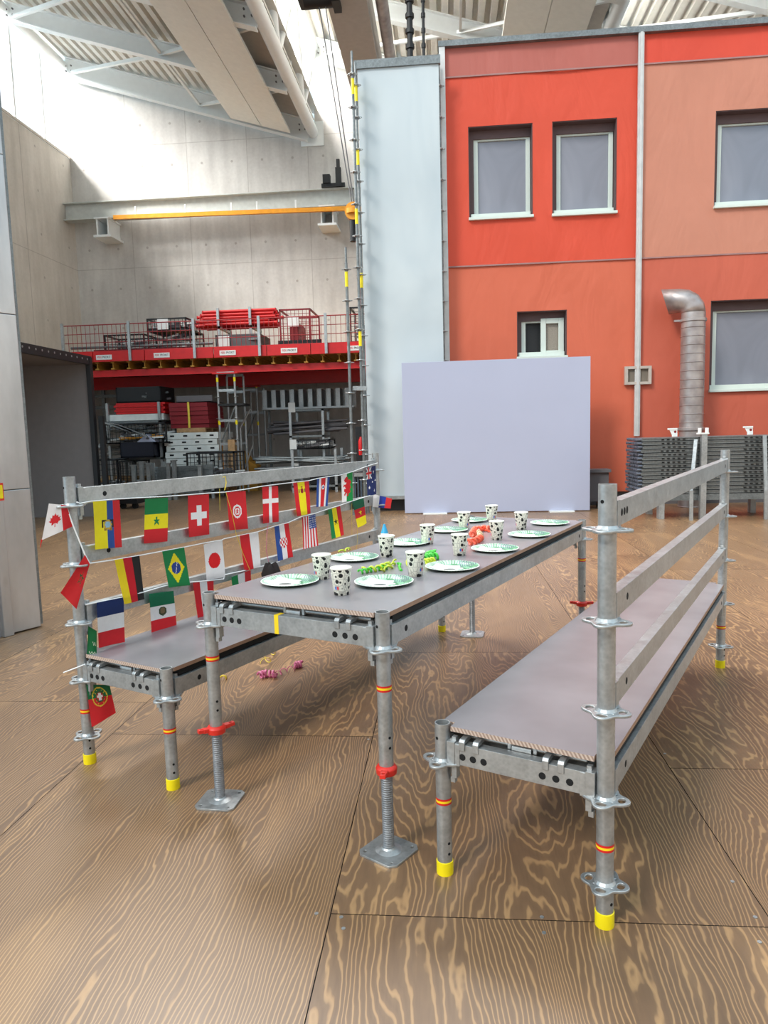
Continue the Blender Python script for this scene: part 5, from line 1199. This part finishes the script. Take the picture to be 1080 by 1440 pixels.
# pieces at the front left post: a plane facing the camera through the post
pn = (CP-Lfl); pn.z = 0; pn.normalize(); PP = Lfl + pn*.035
def on_post(x, y): return PV(x, y, PP, pn)
string(b2_, [A(168,280),A(205,385),A(268,540),A(292,585)], on_post)
hflag(b2_, 'white and red Canadian flag folded outward', (72,262),(168,272),(205,385),(34,462), A, can, 2, ptfn=on_post)
f = MB(); f.path([on_post(*A(34,458)), on_post(*A(30,478)), on_post(*A(26,502))], [.004,.002,.001], 5); f.build('flag_tip', M_stripe_r, b2_, 60)
hflag(b2_, 'red Moroccan flag with green star', (268,540),(294,590),(222,832),(135,745), A, mor, 1, ptfn=on_post)
b3 = empty('flag_bunting', (0,0,0), 0, 'lower string of flags with the French and Mexican ones above the left seat', 'bunting')
string(b3, [A(270,812),A(328,800),A(475,770),A(590,742),A(690,712),A(745,700),A(850,688),A(930,682),A(1020,672),B(60,688),B(168,665),B(200,655),B(270,640),B(360,615)])
hflag(b3, 'blue white red French flag', (328,800),(475,770),(475,1012),(332,1045), A, fra, 4)
hflag(b3, 'green white red Mexican flag with eagle emblem', (612,752),(745,735),(765,935),(632,975), A, mex, 5)
hflag(b3, 'red and white striped flag half hidden by the table leg', (850,692),(962,682),(965,870),(880,890), A, per, 6)
hflag(b3, 'green white red flag showing above the table edge', (95,700),(200,660),(202,790),(100,810), B, ita, 7)
hflag(b3, 'red Portuguese flag hanging below the seat', (300,1112),(435,1112),(470,1262),(335,1336), lambda x, y: A(x-115*0, y), por, 3, ptfn=lambda x, y: on_post(x, y)) if False else flag(b3, 'red and green Portuguese flag hanging below the seat', [(121,962.5),(154,962.5),(163,1002.5),(129,1022)], por, on_post, seed=3)
flag(b3, 'green flag with white lettering tucked behind the French one', [(124,880),(136,887),(136,925),(122,926)], grn, on_post, seed=2)
f = MB(); f.path([on_post(89,946), on_post(105,940), on_post(120,934)], .0028, 6); tag(f.build('cable_tie', M_string, None, 60), 'white cable tie sticking out left from the front left bench post', 'cable tie')
# thin ribbons hanging from the rails
def hang(label, pts, mat, r=.0016, off=.02):
    P = [on_rail(x, y, off) for x, y in pts]; f = MB(); f.path(P, r, 5); tag(f.build('hanging_ribbon', mat, None, 60), label, 'ribbon')
hang('yellow ribbon running diagonally down over the Tunisian flag', [B(68,240),B(100,350),B(125,470),B(160,570),B(200,665)], M_yrib)
hang('yellow ribbon looped over the top rail left of the Tunisian flag', [A(1015,120),A(1030,116),A(1034,150),A(1026,190)], M_yrib, .0028, .012)
hang('thin yellow ribbon hanging between Swiss and Tunisian flag', [A(998,180),A(1000,300)], M_yrib, .001)
hang('pink and yellow ribbon hanging below the Danish flag', [B(298,405),B(290,470),B(288,560),B(305,640)], M_pink, .0018)
hang('thin yellow ribbon hanging beside the flag of Cameroon', [B(750,300),B(752,470)], M_yrib, .001)
hang('fine yellow thread dropping from the yellow tip of the flag of Cameroon', [B(780,432),B(782,500),B(775,555)], M_yrib, .001)
# dark cloth bundle on the left bench and little blue cone on the floor
q = FLR(383, 812, RK[1]+.1155); bp = PV(383, 812, Lfl+ux*.25, ux)
mb = MB(); n = 18
cz = RK[1]+.1155; c0 = FLR(384, 850, cz)
prof_ = [(0,0),(.05,.0),(.058,.03),(.05,.08),(.054,.13),(.04,.165),(.0,.17)]
for k, (rr, z) in enumerate(prof_):
    for i in range(n):
        a_ = 2*PI*i/n; w_ = 1+.14*math.sin(a_*5+z*20); mb.v.append((rr*1.1*w_*math.cos(a_), rr*.8*w_*math.sin(a_), z+(.012*math.sin(a_*7) if k == 5 else 0)))
for k in range(len(prof_)-1):
    for i in range(n): mb.f.append([k*n+i, k*n+(i+1)%n, (k+1)*n+(i+1)%n, (k+1)*n+i]); mb.m.append(0); mb.c.append(None)
o = mb.build('cloth_bundle', plain('black_cloth', (38,30,30), .9), None, 60); o.scale = (.85, .9, 1.3); o.location = (c0.x, c0.y, cz+.001); tag(o, 'small dark cloth bundle on the left bench behind the table', 'bag')
q = FLR(541, 757, 0); r = empty('marker_cone', q, 0, 'small blue and white cone on the floor beyond the left bench', 'cone')
f = MB(); f.lathe([(0,.19),(.012,.19),(.05,.07),(.085,.0),(0,0)], 20, (0,0,0), 0, False, None, [0,0,1,0]); f.build('body', [plain('cyan_plastic', (40,160,210), .4), M_paper], r, 40)
